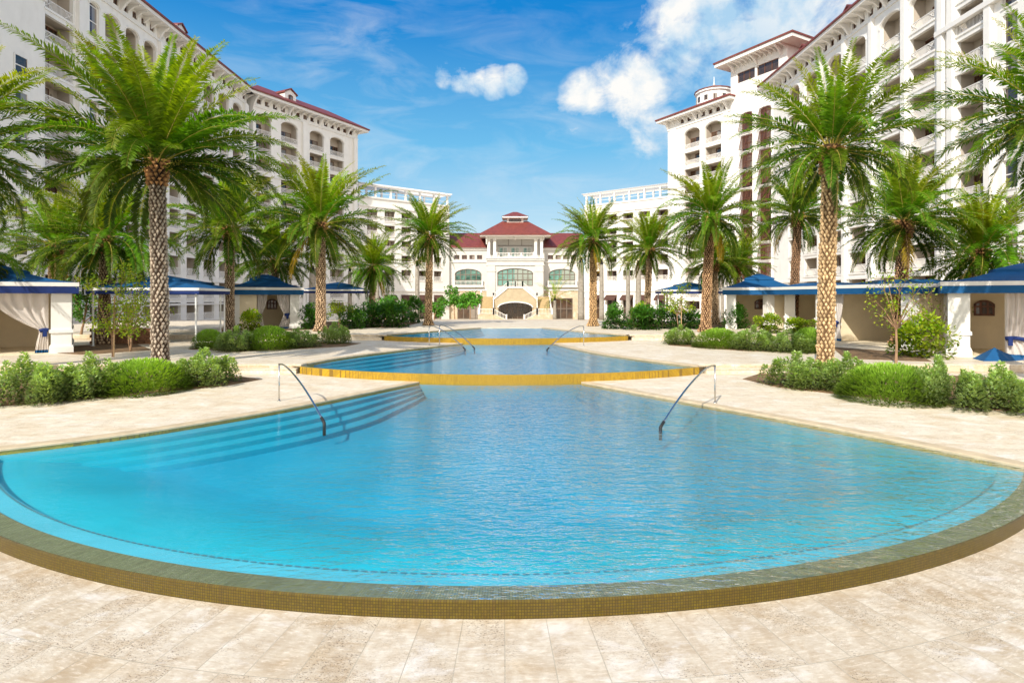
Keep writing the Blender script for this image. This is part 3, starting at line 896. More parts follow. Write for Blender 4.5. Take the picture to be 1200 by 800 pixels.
# --- low wings with roof pergolas, left and right of the centre
def pergola_wing(name, start, ang, L, label, cols, mirror=False, first=0):
    root = empty(name, (start[0], start[1], 0), ang, label, 'building', 'low wings with a pergola on the roof')
    fl = [20.0-3.25*k for k in range(6)]
    C = []
    for uc, w, kind in cols:
        rws = [(z, z+2.3, kind, 0) for z in fl[:5]]
        C.append((uc, w, rws + [(-2.1, 3.3, 'shop', 0)]))
    facade(root, 0, L, -2.3, 25.0, C)
    body(root, 0, L, -2.3, 24.9, 1.85, 14)
    mb = MB()
    for z in (24.9, 23.0, 4.6):
        mb = MB(); mb.box(0, L, -.22, -.003, z-.2, z+.15); mb.build('string_course', M['trim'], root)
    for s in (0, L-.4):
        mb = MB(); mb.box(s, s+.4, .42, 1.84, -2.3, 24.9); mb.build('end_wall', M['stucco'], root)
    mb = MB()
    n = int(L/3.4)
    for i in range(n+1):
        u = .4+(L-.8)*i/n
        for y in (.3, 4.6): mb.box(u-.2, u+.2, y-.2, y+.2, 25.0, 27.3)
    for y in (.3, 4.6): mb.box(-.5, L+.5, y-.1, y+.1, 27.3, 27.62)
    k = int((L+1)/.42)
    for i in range(k+1):
        u = -.4+(L+.8)*i/k; mb.box(u-.05, u+.05, -.6, 5.5, 27.63, 27.85)
    mb.box(0, L, .25, .33, 25.9, 25.98)
    mb.build('pergola', M['trim'], root)
    for uc, w, kind in cols:
        mbw = cached(('awn', w), lambda: (lambda m: (m.add([(-w/2-.15,0,1.5),(w/2+.15,0,1.5),(w/2+.15,-1.3,.55),(-w/2-.15,-1.3,.55),(-w/2-.15,-1.3,.25),(w/2+.15,-1.3,.25)], [(0,1,2,3),(3,2,5,4),(0,3,4),(1,5,2)]), m.mesh('awning', M['awning']))[1])(MB()))
        link('awning', mbw, root, (uc, -.02, 2.2))
    return root
dl = math.atan2(13, 15.6)
pergola_wing('pergola_wing', (-33.0, 128.1), dl, 23.4, 'low white wing with a rooftop pergola left of the main pavilion',
             [(3.4, 2.6, 'balcony'), (7.6, 2.6, 'balcony'), (11.8, 2.6, 'balcony'), (16.0, 2.6, 'balcony'), (20.2, 2.2, 'balcony')])
pergola_wing('pergola_wing', (17.4, 143.0), -dl, 23.6, 'low white wing with a rooftop pergola right of the main pavilion',
             [(3.2, 2.2, 'balcony'), (7.4, 2.6, 'balcony'), (11.6, 2.6, 'balcony'), (15.8, 2.6, 'balcony'), (20.0, 2.6, 'balcony')])
# ------------------------------------------------------------------ main pavilion at the end of the axis
XC = .75
def balus(mb, a, b, h=1.0, step=.30, w=.07, posts=True):
    w *= 1.0
    a = Vector(a); b = Vector(b); d = b-a; n = max(1, int(Vector((d.x,d.y)).length/step))
    mb.bar(a+Vector((0,0,h)), b+Vector((0,0,h)), .16, .11); mb.bar(a+Vector((0,0,.1)), b+Vector((0,0,.1)), .12, .09)
    for i in range(1, n):
        p = a+d*(i/n); mb.box(p.x-w/2, p.x+w/2, p.y-w/2, p.y+w/2, p.z+.1, p.z+h-.03)
    if posts:
        for p in (a, b):
            mb.box(p.x-.16, p.x+.16, p.y-.16, p.y+.16, p.z-.15, p.z+h+.15); mb.box(p.x-.2, p.x+.2, p.y-.2, p.y+.2, p.z+h+.152, p.z+h+.25)
mp = empty('main_pavilion', (XC, 144, 0), 0, 'white central pavilion with stepped red hipped roof and a double staircase', 'building')
for s, nm in ((-1, 'L'), (1, 'R')):
    u0, u1 = (-16.2, -6.5) if s < 0 else (6.5, 16.2)
    c = s*11.3
    facade(mp, u0, u1, 4.85, 12.0, [(c, 6.4, [(5.9, 9.9, 'glass', 1.3)])], thick=.5, back=1)
    facade(mp, u0, u1, 12.003, 14.9, [(c-2.75+1.83*i, 1.25, [(12.3, 13.3, 'attic')]) for i in range(4)], y=.002)
    dr = facade(mp, u0, u1, -2.3, 4.84, [(s*11.0, 5.8, [(-2.1, 2.9, 'shop')])], y=-.12, mat='stone', thick=.5)
    for q0, q1, q2 in ((-.35, 4.7, 5.0), (-.25, 11.5, 11.75), (-.30, 14.5, 14.9)):
        mb = MB(); mb.box(u0, u1, q0, -.003, q1, q2); mb.build('string_course', M['trim'], mp)
    mb = MB(); balus(mb, (c-3.4, -.5, 5.95), (c+3.4, -.5, 5.95), 1.05); mb.box(c-3.7, c+3.7, -.8, -.004, 5.6, 5.93)
    mb.build('balustrade', M['trim'], mp)
mb = MB(); mb.box(-16.2, 16.2, 1.7, 13, -2.3, 14.9); mb.build('building_body', M['stucco'], mp)
for s in (-1, 1):
    x0, x1 = sorted((s*17.0, s*6.77))
    mb = MB(); mb.add([(x0,-.8,15.25),(x1,-.8,15.25),(x1,6.5,19.3),(x0,6.5,19.3),(x0,13.8,15.25),(x1,13.8,15.25),(x0,-.8,15.0),(x1,-.8,15.0)],
                      [(0,1,2,3),(3,2,5,4),(0,3,4),(1,5,2),(6,7,1,0)])
    mb.build('side_roof', M['roof'], mp)
    mb = MB(); mb.box(x0+.1, x1, -.7, 1, 14.903, 14.998); mb.build('eave', M['trim'], mp)
# projecting centre
P0 = -3.0
facade(mp, -6.75, 6.75, -2.3, 12.2, [(0, 8.4, [(-2.1, 3.4, 'shop'), (5.8, 9.9, 'glass', 1.2)])], y=P0, thick=.7)
mb = MB()
mb.box(-6.75, -6.35, P0+.7, 1.7, -2.3, 12.2); mb.box(6.35, 6.75, P0+.7, 1.7, -2.3, 12.2)
mb.box(-6.9, 6.9, P0-.2, 1.6, 12.202, 12.5)
for z in (9.9+.9, 11.9): mb.box(-6.95, 6.95, P0-.25, P0-.003, z-.15, z+.1)
for s in (-1, 1):
    mb.box(s*5.65-.95, s*5.65+.95, P0-.22, P0-.004, -2.3, 10.6)
    mb.box(s*5.65-1.05, s*5.65+1.05, P0-.3, P0-.005, 9.2, 9.5)
mb.box(-6.75, 6.75, .6, 1.69, 12.5, 17.5)
mb.box(-6.75, -6.4, P0+.9, .6, 12.5, 13.4)
mb.build('centre_block', M['pale_wall'], mp)
mb = MB()
for x in (-6.25, -4.85, 4.85, 6.25):
    for y in (P0+.35,):
        mb.box(x-.42, x+.42, y-.42, y+.42, 12.5, 13.0); mb.box(x-.32, x+.32, y-.32, y+.32, 13.0, 16.5); mb.box(x-.42, x+.42, y-.42, y+.42, 16.5, 16.9)
mb.box(-6.9, 6.9, P0-.1, P0+.8, 16.9, 17.5)
mb.build('loggia_columns', M['trim'], mp)
mb = MB(); balus(mb, (-4.4, P0+.35, 12.5), (4.4, P0+.35, 12.5), 1.1, .34); 
for x in (-1.5, 1.5): mb.box(x-.14, x+.14, P0+.2, P0+.5, 12.5, 13.7)
mb.build('balustrade', M['trim'], mp)
for x in (-2.9, 0, 2.9):
    link('window', window_mesh(2.0, 2.3, 2, 1, 'trim', 'glass_green'), mp, (x, .59, 12.9))
mb = MB()
for x in (-1.6, 1.6): mb.box(x-.05, x+.05, .5, .597, 15.7, 17.4)
mb.box(-4.2, 4.2, .5, .598, 15.55, 15.68); mb.build('wall_panelling', M['frame_grey'], mp)
eave_roof(mp, -6.9, 6.9, P0-.1, 7.4, 17.6, 3.6, over=1.4, fascia=.32, brackets=30, hip=5.4, name='centre_roof')
mb = MB()
mb.box(-2.0, 2.0, .2, 4.2, 20.3, 22.2); mb.box(-3.1, 3.1, -.9, 5.3, 22.2, 22.55); mb.build('cupola', M['trim'], mp)
link('louvre_window', window_mesh(2.9, .7, 4, 1, 'brown', 'glass'), mp, (0, .19, 21.35))
mb = MB(); a = 3.2; mb.add([(-a,2.2-a,22.56),(a,2.2-a,22.56),(a,2.2+a,22.56),(-a,2.2+a,22.56),(-.5,2.2,24.0),(.5,2.2,24.0)], [(0,1,5,4),(1,2,5),(2,3,4,5),(3,0,4)])
mb.build('cupola_roof', M['roof'], mp)
# the double staircase in front of the door
st_ = empty('double_staircase', (XC, 137.0, -2.1), 0, 'curving white and stone double staircase in front of the central entrance', 'staircase')
mb = MB()
def SZ(z): return z + 2.1
for s in (-1, 1):
    pass
outer = [(-5.0, 0), (-5.0, 4.9), (-1.9, 7.55), (1.9, 7.55), (5.0, 4.9), (5.0, 0), (3.9, 0), (3.9, 2.9)] + [(3.9*cos(k*pi/14), 2.9+1.25*sin(k*pi/14)) for k in range(1, 14)] + [(-3.9, 2.9), (-3.9, 0)]
mb.vprism(outer, .4, .9)
mb.box(-1.9, 1.9, .9, 3.7, 7.3, 7.6)
mb.build('arched_bridge', M['sandy'], st_)
mb = MB()
for k in range(14):
    a0, a1 = pi*k/14, pi*(k+1)/14
    mb.bar((4.0*cos(a0), .3, 2.9+1.28*sin(a0)), (4.0*cos(a1), .3, 2.9+1.28*sin(a1)), .3, .26)
for s in (-1, 1):
    mb.bar((s*5.1, .3, 4.75), (s*1.8, .3, 7.45), .2, .35)
mb.bar((-1.9,.3,7.5),(1.9,.3,7.5),.2,.3)
mb.build('arch_moulding', M['trim'], st_)
for s in (-1, 1):
    mb = MB()
    mb.box(min(s*4.9, s*8.4), max(s*4.9, s*8.4), -2.6, -.6, 0, 1.45)
    mb.vprism([(s*4.88, 0), (s*4.88, 1.45), (s*2.0, .1), (s*2.0, 0)], -2.6, -.7)
    mb.build('landing', M['stone'], st_)
    mb = MB()
    n = 14
    for k in range(n):
        mb.box(min(s*5.2, s*7.9), max(s*5.2, s*7.9), -.6+.29*k, 3.7, (1.45+(k)*.28), (1.45+(k+1)*.28))
    mb.build('rear_flight', M['tan'], st_)
    mb = MB()
    n = 9
    for k in range(n):
        x0 = 5.0-3.1*k/n
        mb.box(min(s*x0, s*1.9), max(s*x0, s*1.9), .92, 3.0, 5.0+k*.28, 5.0+(k+1)*.28)
    mb.build('upper_flight', M['tan'], st_)
    mb = MB()
    balus(mb, (s*8.3, -2.5, 1.5), (s*4.9, -2.5, 1.5), 1.1)
    balus(mb, (s*4.9, -2.5, 1.5), (s*2.0, -2.5, .05), 1.1)
    balus(mb, (s*8.2, -.7, 1.6), (s*8.0, 3.4, 5.6), 1.1, .4)
    balus(mb, (s*5.0, -.6, 1.6), (s*5.0, .5, 4.9), 1.1, .3)
    balus(mb, (s*5.0, .5, 4.9), (s*1.7, .5, 7.6), 1.1)
    balus(mb, (s*1.7, .5, 7.6), (s*.02, .5, 7.6), 1.1)
    mb.build('balustrade', M['trim'], st_)

# ------------------------------------------------------------------ cabanas
def curtain_mesh(w_top, w_tie, h, tie, w_bot, side, seed=0, n=26, hem=True):
    """gathered drape; side -1 gathers to the left, +1 to the right"""
    rnd = random.Random(seed); mb = MB()
    rowsn = 18; vs = []; ph = rnd.random()*6
    for j in range(rowsn+1):
        z = h*(1-j/rowsn)
        if z > tie: t = ((h-z)/(h-tie)); k = t**1.8; w = w_top+(w_tie-w_top)*k
        else: t = (tie-z)/max(tie, .01); k = t**.7; w = w_tie+(w_bot-w_tie)*k
        for i in range(n+1):
            u = i/n
            x = (u*w) if side < 0 else (-u*w)
            sag = 0
            y = .07*sin(u*n*1.25+ph+.6*sin(z*2))*(.4+.6*min(1, w/w_top)) + .03*sin(u*50+z*3)
            vs.append((x, y, z))
    fs = []; ms = []
    for j in range(rowsn):
        for i in range(n): fs.append((j*(n+1)+i, j*(n+1)+i+1, (j+1)*(n+1)+i+1, (j+1)*(n+1)+i)); ms.append(1 if hem and j >= rowsn-1 else 0)
    mb.add(vs, fs); mb.m = ms
    return mb.mesh('curtain', [M['curtain'], M['blue']], smooth=True)

def cabana(x, y, z, rz, w, d, eave, label, curtains=(), win=None, walls=('back','left','right'), wallpanels=(), tier=True, divider=None, stripe=True, pillar=.85, rise=.95, drop=False):
    rise *= .78
    """x, y: middle of the open front; local y runs into the cabana"""
    h = eave - z
    r = empty('cabana', (x, y, z), rz, label, 'cabana', 'blue roofed cabanas beside the pools')
    p = pillar
    for sx in (-1, 1):
        for yy in (p/2, d-p/2):
            mb = MB(); cx = sx*(w/2-p/2)
            mb.box(cx-p/2, cx+p/2, yy-p/2, yy+p/2, 0, h+.1)
            mb.box(cx-p/2-.08, cx+p/2+.08, yy-p/2-.08, yy+p/2+.08, 0, .32)
            mb.box(cx-p/2-.05, cx+p/2+.05, yy-p/2-.05, yy+p/2+.05, .321, .40)
            mb.box(cx-p/2-.07, cx+p/2+.07, yy-p/2-.07, yy+p/2+.07, h*.34, h*.34+.16)
            mb.build('pillar', M['stucco'], r)
    mb = MB()
    mb.box(-w/2+p, w/2-p, d-.35, d-.15, 0, h+.1)
    for sx in (-1, 1):
        mb.box(sx*(w/2-.3)-.1, sx*(w/2-.3)+.1, p, d-p, 0, h+.1)
    if divider is not None: mb.box(divider-.06, divider+.06, .5, d-.36, 0, h)
    for a, b in wallpanels: mb.box(a, b, p*.3, p*.3+.2, 0, h+.1)
    mb.box(-w/2+.05, w/2-.05, .05, d-.05, 0, .03)
    mb.build('wall', M['cream'], r)
    if win:
        wx, ww = win
        link('window', window_mesh(ww, .85, 3, 1, 'brown', 'glass', .35), r, (wx, d-.356, h-1.2))
    o = .28
    mb = MB()
    def ring(z0, z1, oo, t=.02):
        mb.box(-w/2-oo, w/2+oo, -oo-t, -oo, z0, z1); mb.box(-w/2-oo, w/2+oo, d+oo, d+oo+t, z0, z1)
        mb.box(-w/2-oo-t, -w/2-oo, -oo-t, d+oo+t, z0, z1); mb.box(w/2+oo, w/2+oo+t, -oo-t, d+oo+t, z0, z1)
    ring(h, h+.36, o); mb.build('valance', M['navy'] if x < 0 and y < 40 else M['blue'], r)
    mb = MB()
    def ring2(z0, z1, oo, t):
        mb.box(-w/2-oo, w/2+oo, -oo-t, -oo, z0, z1); mb.box(-w/2-oo, w/2+oo, d+oo, d+oo+t, z0, z1)
        mb.box(-w/2-oo-t, -w/2-oo, -oo-t, d+oo+t, z0, z1); mb.box(w/2+oo, w/2+oo+t, -oo-t, d+oo+t, z0, z1)
    ring2(h+.362, h+.56, o+.005, .03)
    mb.box(-w/2-o, w/2+o, -o, d+o, h+.30, h+.34)
    mb.build('white_stripe', M['white_cloth'], r)
    mb = MB()
    a = w/2+o+.02; b0, b1 = -o-.02, d+o+.02; z0 = h+.562; q = .72; m_ = (b0+b1)/2
    A = [(-a,b0,z0),(a,b0,z0),(a,b1,z0),(-a,b1,z0)]
    ins = min(a, (b1-b0)/2)*q
    B = [(-a+ins,b0+ins,z0+rise*.78),(a-ins,b0+ins,z0+rise*.78),(a-ins,b1-ins,z0+rise*.78),(-a+ins,b1-ins,z0+rise*.78)]
    n = 6; vs = []; 
    for k in range(n+1):
        t = k/n
        for pa, pb in zip(A, B):
            zz = pa[2]+(pb[2]-pa[2])*t - .10*sin(pi*t)
            vs.append((pa[0]+(pb[0]-pa[0])*t, pa[1]+(pb[1]-pa[1])*t, zz))
    fs = []
    for k in range(n):
        for i in range(4): fs.append((k*4+i, k*4+(i+1)%4, (k+1)*4+(i+1)%4, (k+1)*4+i))
    mb.add(vs, fs)
    rf = mb.build('canvas_roof', M['blue'], r)
    if tier:
        mb = MB(); e = .22; zz = z0+rise*.84
        C = [(-a+ins-e,b0+ins-e,zz),(a-ins+e,b0+ins-e,zz),(a-ins+e,b1-ins+e,zz),(-a+ins-e,b1-ins+e,zz)]
        rl = max(.05, (a-ins)-(b1-b0-2*ins)/2)
        mb.add(C+[(-rl,m_,zz+rise*.42),(rl,m_,zz+rise*.42)], [(0,1,5,4),(1,2,5),(2,3,4,5),(3,0,4)])
        mb.add([(p_[0],p_[1],p_[2]-.12) for p_ in C]+C, [(0,1,5,4),(1,2,6,5),(2,3,7,6),(3,0,4,7)])
        mb.build('roof_tier', M['blue'], rf)
    for i, (cx, wt, wtie, tie, wb, side) in enumerate(curtains):
        c = link('curtain', curtain_mesh(wt, wtie, h, tie, wb, side, seed=i+int(abs(x)*10)), r, (cx, .22, .02))
        if tie > .3:
            mb = MB(); mb.tube([(side*-.0+(-side)*wtie*k/4, -.13, tie+.04*sin(k)) for k in range(5)], .09, 8)
            mb.box(-side*wtie*.3-.12, -side*wtie*.3+.05, -.22, -.1, tie-.32, tie)
            mb.build('tie_back', M['navy'], c)
    return r
E = 3.38
R_ = lambda px, Y: (px-600)/F*Y
# near left: right front corner at px 84
def place_cab(px_corner, Y, rz, w, side):
    """centre of the front when one front corner is at (px, Y); side +1: it is the right corner"""
    cx = R_(px_corner, Y); u = Vector((cos(rz), sin(rz)))
    c = Vector((cx, Y)) - u*side*w/2
    return c.x, c.y
rz = R(36); x, y = place_cab(84, 30.7, rz, 7.6, 1)
cabana(x, y, L2, rz, 7.6, 6.0, E, 'nearest cabana on the left with a white curtain tied back to its pillar',
       curtains=[(3.8-.95, 2.3, .35, 1.15, .55, 1), (-1.2, 1.7, 1.6, .1, 1.7, 1)])
rz = R(-34); x, y = place_cab(1111, 28.9, rz, 7.6, -1)
cabana(x, y, L2, rz, 7.6, 6.0, E, 'nearest cabana on the right with two curtains and blue hems trailing on the deck',
       curtains=[(-1.65, 1.0, .75, .9, 1.5, -1), (1.2, 1.9, .9, 1.0, 1.7, 1)], win=(-2.0, .9))
rz = R(-79)
cabana(21.2, 36.0, L2, rz, 6.6, 5.5, E, 'long low cabana on the right behind the sunlit date palm, bare inside', pillar=.6, rise=.5, tier=False, curtains=[(-2.45, .5, .2, 1.2, .3, -1)])
cabana(20.3, 43.6, L3, rz, 6.6, 5.5, E, 'long low cabana on the right behind the dark trunk palm, next to the stucco cabana', pillar=.6, rise=.5, tier=False)
rz = R(-20); x, y = place_cab(849, 47, rz, 5.2, -1)
cabana(x, y, L3, rz, 4.9, 4.6, E, 'square stucco cabana on the right with a small arched window high on its back wall', win=(.3, 1.1), pillar=.7, rise=1.15)
rz = R(22); x, y = place_cab(351, 47, rz, 5.0, 1)
cabana(x, y, L3, rz, 5.0, 4.6, E, 'square stucco cabana on the left with cream curtains on both sides of its doorway', pillar=.7, rise=1.1,
       wallpanels=[(-1.8, -.6)], curtains=[(-.55, .7, .3, 1.1, .5, -1), (1.75, .9, .35, 1.1, .8, 1)], win=(.5, .8))

def canopy(x, y, z, rz, w, d, eave, label, rise=1.0):
    rise *= .72
    h = eave-z
    r = empty('canopy', (x, y, z), rz, label, 'canopy', 'blue canopies on thin white poles')
    for sx in (-1, 1):
        for yy in (0, d):
            mb = MB(); mb.tube([(sx*w/2, yy, 0), (sx*w/2, yy, h+.3)], .055, 8); mb.lathe([(.12,0),(.12,.03)], 10, (sx*w/2, yy, 0))
            mb.build('pole', M['white_metal'], r)
    o = .25; a = w/2+o
    mb = MB()
    for (x0,x1,y0,y1) in ((-a,a,-o-.02,-o),(-a,a,d+o,d+o+.02),(-a-.02,-a,-o-.02,d+o+.02),(a,a+.02,-o-.02,d+o+.02)): mb.box(x0,x1,y0,y1,h,h+.2)
    mb.build('valance', M['navy'], r)
    mb = MB()
    for (x0,x1,y0,y1) in ((-a-.01,a+.01,-o-.04,-o+.01),(-a-.01,a+.01,d+o,d+o+.04),(-a-.04,-a,-o-.04,d+o+.04),(a,a+.04,-o-.04,d+o+.04)): mb.box(x0,x1,y0,y1,h+.202,h+.36)
    mb.build('white_stripe', M['white_cloth'], r)
    mb = MB(); b0, b1 = -o-.03, d+o+.03; a += .03; z0 = h+.362; ins = min(a, (b1-b0)/2)*.7
    A = [(-a,b0,z0),(a,b0,z0),(a,b1,z0),(-a,b1,z0)]; B = [(-a+ins,b0+ins,z0+rise*.7),(a-ins,b0+ins,z0+rise*.7),(a-ins,b1-ins,z0+rise*.7),(-a+ins,b1-ins,z0+rise*.7)]
    mb.add(A+B, [(0,1,5,4),(1,2,6,5),(2,3,7,6),(3,0,4,7)]); rf = mb.build('canvas_roof', M['blue'], r)
    mb = MB(); e = .25; zz = z0+rise*.78; m_ = (b0+b1)/2
    C = [(-a+ins-e,b0+ins-e,zz),(a-ins+e,b0+ins-e,zz),(a-ins+e,b1-ins+e,zz),(-a+ins-e,b1-ins+e,zz)]
    mb.add(C+[(0,m_,zz+rise*.4)], [(0,1,4),(1,2,4),(2,3,4),(3,0,4)])
    mb.add([(p_[0],p_[1],p_[2]-.1) for p_ in C]+C, [(0,1,5,4),(1,2,6,5),(2,3,7,6),(3,0,4,7)])
    mb.build('roof_tier', M['blue'], rf)
    return r
def pc(px, Y): return R_(px, Y)
canopy(-21.5, 35.0, L2, R(8), 5.6, 5.0, E, 'larger blue canopy on thin white poles behind the tallest left palm')
canopy(-23.4, 42.2, L3, R(12), 5.2, 4.5, E, 'smaller blue canopy right of the larger one on the left', .9)
canopy((391-600)/F*58, 58, L3, R(5), 5.2, 4.5, E+.2, 'far blue canopy on thin poles right of the stucco cabana on the left', .9)
canopy((812-600)/F*56, 56, L3, R(-5), 5.0, 4.5, E+.15, 'far blue canopy on thin poles left of the stucco cabana on the right', .9)
# blue canvas lying folded on the deck by the right cabanas
def folded(x, y, z, s, label):
    mb = MB(); rnd = random.Random(int(x*7))
    V = [(-1.3,-.5,0),(.0,-.75,0),(1.5,-.4,0),(1.1,.6,0),(-.6,.7,0),(-.1,-.05,.62),(.7,.1,.35)]
    mb.add([(p[0]*s, p[1]*s, p[2]*s) for p in V], [(0,1,5),(1,2,6,5),(2,3,6),(3,4,5,6),(4,0,5)])
    tag(mb.build('folded_canvas', M['blue'], loc=(x, y, z+.003), rz=rnd.random()), label, 'canvas cover', 'blue canvas covers left on the deck')
folded(17.55, 31.5+3.5, L2, .95, 'blue canvas cover lying flat in front of the bare long cabana')
folded(22.0, 27.2, L2, .9, 'crumpled blue canvas cover at the foot of the near right curtain')
folded(24.3, 25.9, L2, .9, 'second crumpled blue canvas cover under the far right curtain')
# low brick planter wall at the left
mb = MB(); 
for j in range(5):
    for i in range(9): mb.box(-25.6+i*.42+.1*(j%2), -25.6+i*.42+.39+.1*(j%2), 36.2, 36.7, L2+j*.19, L2+j*.19+.18)
tag(mb.build('planter_wall', pbr('brown stacked stone', rgb(.22,.11,.06), .85, .2, var=.4, vscale=2.5, bump=.5)), 'low brown stacked stone wall beside the near left cabana', 'planter wall')

# ------------------------------------------------------------------ planting beds
def bed(poly, z, nm='planting_bed'):
    mb = MB(); mb.prism(poly, z, z+.02); st(nm, mb, M['soil'])
bed([(-24,13.6),(-14.9,17.6),(-12.6,19.2),(-10.3,21.6),(-9.7,23.2),(-12.5,25.0),(-17.5,25.2),(-25,20)], L1)
bed([(9.4,21.2),(11.5,18.7),(14.1,16.5),(22,13.6),(25,19),(17,25.0),(10.5,25.1),(9.0,23.3)], L1)
bed([(-17.6,32.5),(-14.2,31.2),(-9.6,34.3),(-9.3,36.8),(-13,38.6),(-18,36.5)], L2)
bed([(9.3,35.2),(12.2,31.6),(16.2,30.2),(17.6,33),(14,37.5),(9.8,38.2)], L2)
bed([(-26.5,31.8),(-21,29.4),(-19.4,32.2),(-24,37.6)], L2)
bed([(15.4,27.6),(18.5,26.3),(20.4,30.4),(18.2,34)], L2)
bed([(-18,44),(-9,50),(-9,60),(-20,60)], L3); bed([(9.5,50),(20,45.8),(22,60),(9,60)], L3)

# ------------------------------------------------------------------ foliage
def leaf(mb, p, d, up, L, w, c):
    """a small pointed leaf: two triangles folded along the midrib"""
    s = d.cross(up)
    if s.length < 1e-4: s = Vector((1,0,0))
    s = s.normalized()*w
    tip = p + d*L; mid = p + d*(L*.45)
    mb.add([p, mid+s, tip, mid-s], [(0,1,2),(0,2,3)], c)
def rdir(rnd, zmin=-1):
    while True:
        v = Vector((rnd.uniform(-1,1), rnd.uniform(-1,1), rnd.uniform(zmin,1)))
        if .1 < v.length < 1: return v.normalized()
def shrub_mesh(kind, seed):
    """unit shrub, about 1 wide and .75 high"""
    rnd = random.Random(seed); mb = MB()
    def emit(c0, r, n, L, w, tw):
        for _ in range(n):
            d = rdir(rnd, -.15); rr = r*(rnd.random()**.18)
            p = c0 + Vector((d.x*rr, d.y*rr, d.z*rr*.95))
            if p.z < 0: continue
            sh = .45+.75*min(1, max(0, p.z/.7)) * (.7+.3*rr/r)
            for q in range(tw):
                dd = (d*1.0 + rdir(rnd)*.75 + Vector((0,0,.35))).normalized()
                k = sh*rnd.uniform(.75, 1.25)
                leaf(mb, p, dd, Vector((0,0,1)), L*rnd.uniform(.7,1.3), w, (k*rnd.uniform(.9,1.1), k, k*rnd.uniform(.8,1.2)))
    if kind == 'spiky':
        hs = []
        for i in range(26):
            a = rnd.random()*2*pi; q = rnd.random()**.55*.38
            hz = (.60-q*.72)*rnd.uniform(.82,1.15)+.04; hs.append((q*cos(a), q*sin(a), hz, rnd.uniform(.10,.15)))
        hs += [(0, 0, .66, .13), (.2, .05, .52, .13), (-.2, -.05, .54, .13)]
        for (x_, y_, hz, wd) in hs:
            for k in range(150):
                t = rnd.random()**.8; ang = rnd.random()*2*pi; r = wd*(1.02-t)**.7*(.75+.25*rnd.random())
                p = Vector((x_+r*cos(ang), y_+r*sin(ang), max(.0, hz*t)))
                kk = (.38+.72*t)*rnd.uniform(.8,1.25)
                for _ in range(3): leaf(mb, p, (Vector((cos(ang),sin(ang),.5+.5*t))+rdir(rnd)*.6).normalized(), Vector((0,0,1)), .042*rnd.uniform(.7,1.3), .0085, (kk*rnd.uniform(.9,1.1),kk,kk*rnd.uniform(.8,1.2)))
    elif kind == 'round':
        for _ in range(4600):
            d = rdir(rnd, -.05); rr = rnd.random()**.15
            p = Vector((d.x*.48*rr, d.y*.48*rr, abs(d.z)*.52*rr)) if rnd.random() < .85 else Vector((d.x*rnd.uniform(.25,.45), d.y*rnd.uniform(.25,.45), rnd.random()*.14)); 
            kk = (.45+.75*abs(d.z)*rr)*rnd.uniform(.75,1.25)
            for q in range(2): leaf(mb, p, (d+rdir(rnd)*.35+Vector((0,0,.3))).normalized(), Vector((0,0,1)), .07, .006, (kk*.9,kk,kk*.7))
    else:                     # broad leaves
        for i in range(16):
            a = rnd.random()*2*pi; q = rnd.random()**.6*.34
            c0 = Vector((q*cos(a), q*sin(a), (.15+.42*(1-q*1.5)*rnd.uniform(.6,1.1)) if i%3 else .08)); r = rnd.uniform(.13,.22)
            for _ in range(110):
                d = rdir(rnd, -.3); rr = r*rnd.random()**.25; p = c0+d*rr
                if p.z < .01: continue
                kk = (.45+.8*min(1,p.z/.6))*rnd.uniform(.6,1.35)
                leaf(mb, p, (d+rdir(rnd)*.9).normalized(), Vector((rnd.uniform(-.5,.5),rnd.uniform(-.5,.5),1)), .085*rnd.uniform(.7,1.2), .022, (kk*rnd.uniform(.8,1.3),kk,kk*rnd.uniform(.6,1.1)))
    return mb
SH = {}
def shrub(px, by, wpx, top, kind, mat, lev, label, group, name='shrub'):
    h = CAM_H-lev; Yf = F*h/(by-HOR); 
    w = wpx*1.16/F*Yf; Yc = Yf + w*.40; w = wpx*1.16/F*Yc
    ht = (CAM_H + (HOR-top)/F*Yc - lev)*1.08
    key = (kind, mat, random.randrange(3))
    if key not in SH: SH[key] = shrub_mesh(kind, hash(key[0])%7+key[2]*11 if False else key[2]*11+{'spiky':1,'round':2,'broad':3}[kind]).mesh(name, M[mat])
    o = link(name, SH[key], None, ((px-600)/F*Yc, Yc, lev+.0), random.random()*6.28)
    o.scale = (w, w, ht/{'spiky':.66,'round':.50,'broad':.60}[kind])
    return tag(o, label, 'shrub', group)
g1 = 'silvery shrubs in the bed left of the big pool'; g2 = 'silvery shrubs in the bed right of the big pool'
shrub(28, 480, 92, 418, 'spiky', 'shrub', L1, 'leftmost spiky silvery shrub at the edge of the left bed', g1)
shrub(104, 471, 88, 417, 'spiky', 'shrub', L1, 'spiky silvery shrub between the leftmost shrub and the round shrub', g1)
shrub(166, 465, 92, 426, 'round', 'shrub2', L1, 'low round fine leaved shrub in front of the tallest left palm', g1)
shrub(241, 456, 78, 411, 'spiky', 'shrub', L1, 'spiky shrub at the pool end of the left bed', g1)
shrub(932, 458, 76, 415, 'spiky', 'shrub', L1, 'spiky shrub left of the sunlit date palm trunk', g2)
shrub(992, 463, 74, 416, 'spiky', 'shrub', L1, 'spiky shrub right of the sunlit date palm trunk', g2)
shrub(1042, 476, 98, 432, 'round', 'shrub2', L1, 'low round fine leaved shrub in the middle of the right bed', g2)
shrub(1100, 480, 76, 421, 'spiky', 'shrub', L1, 'spiky shrub just right of the round one in the right bed', g2)
shrub(1173, 491, 100, 429, 'spiky', 'shrub', L1, 'rightmost and widest spiky shrub of the right bed', g2)
g3 = 'shrubs in the bed left of the middle pool'; g4 = 'shrubs in the bed right of the middle pool'
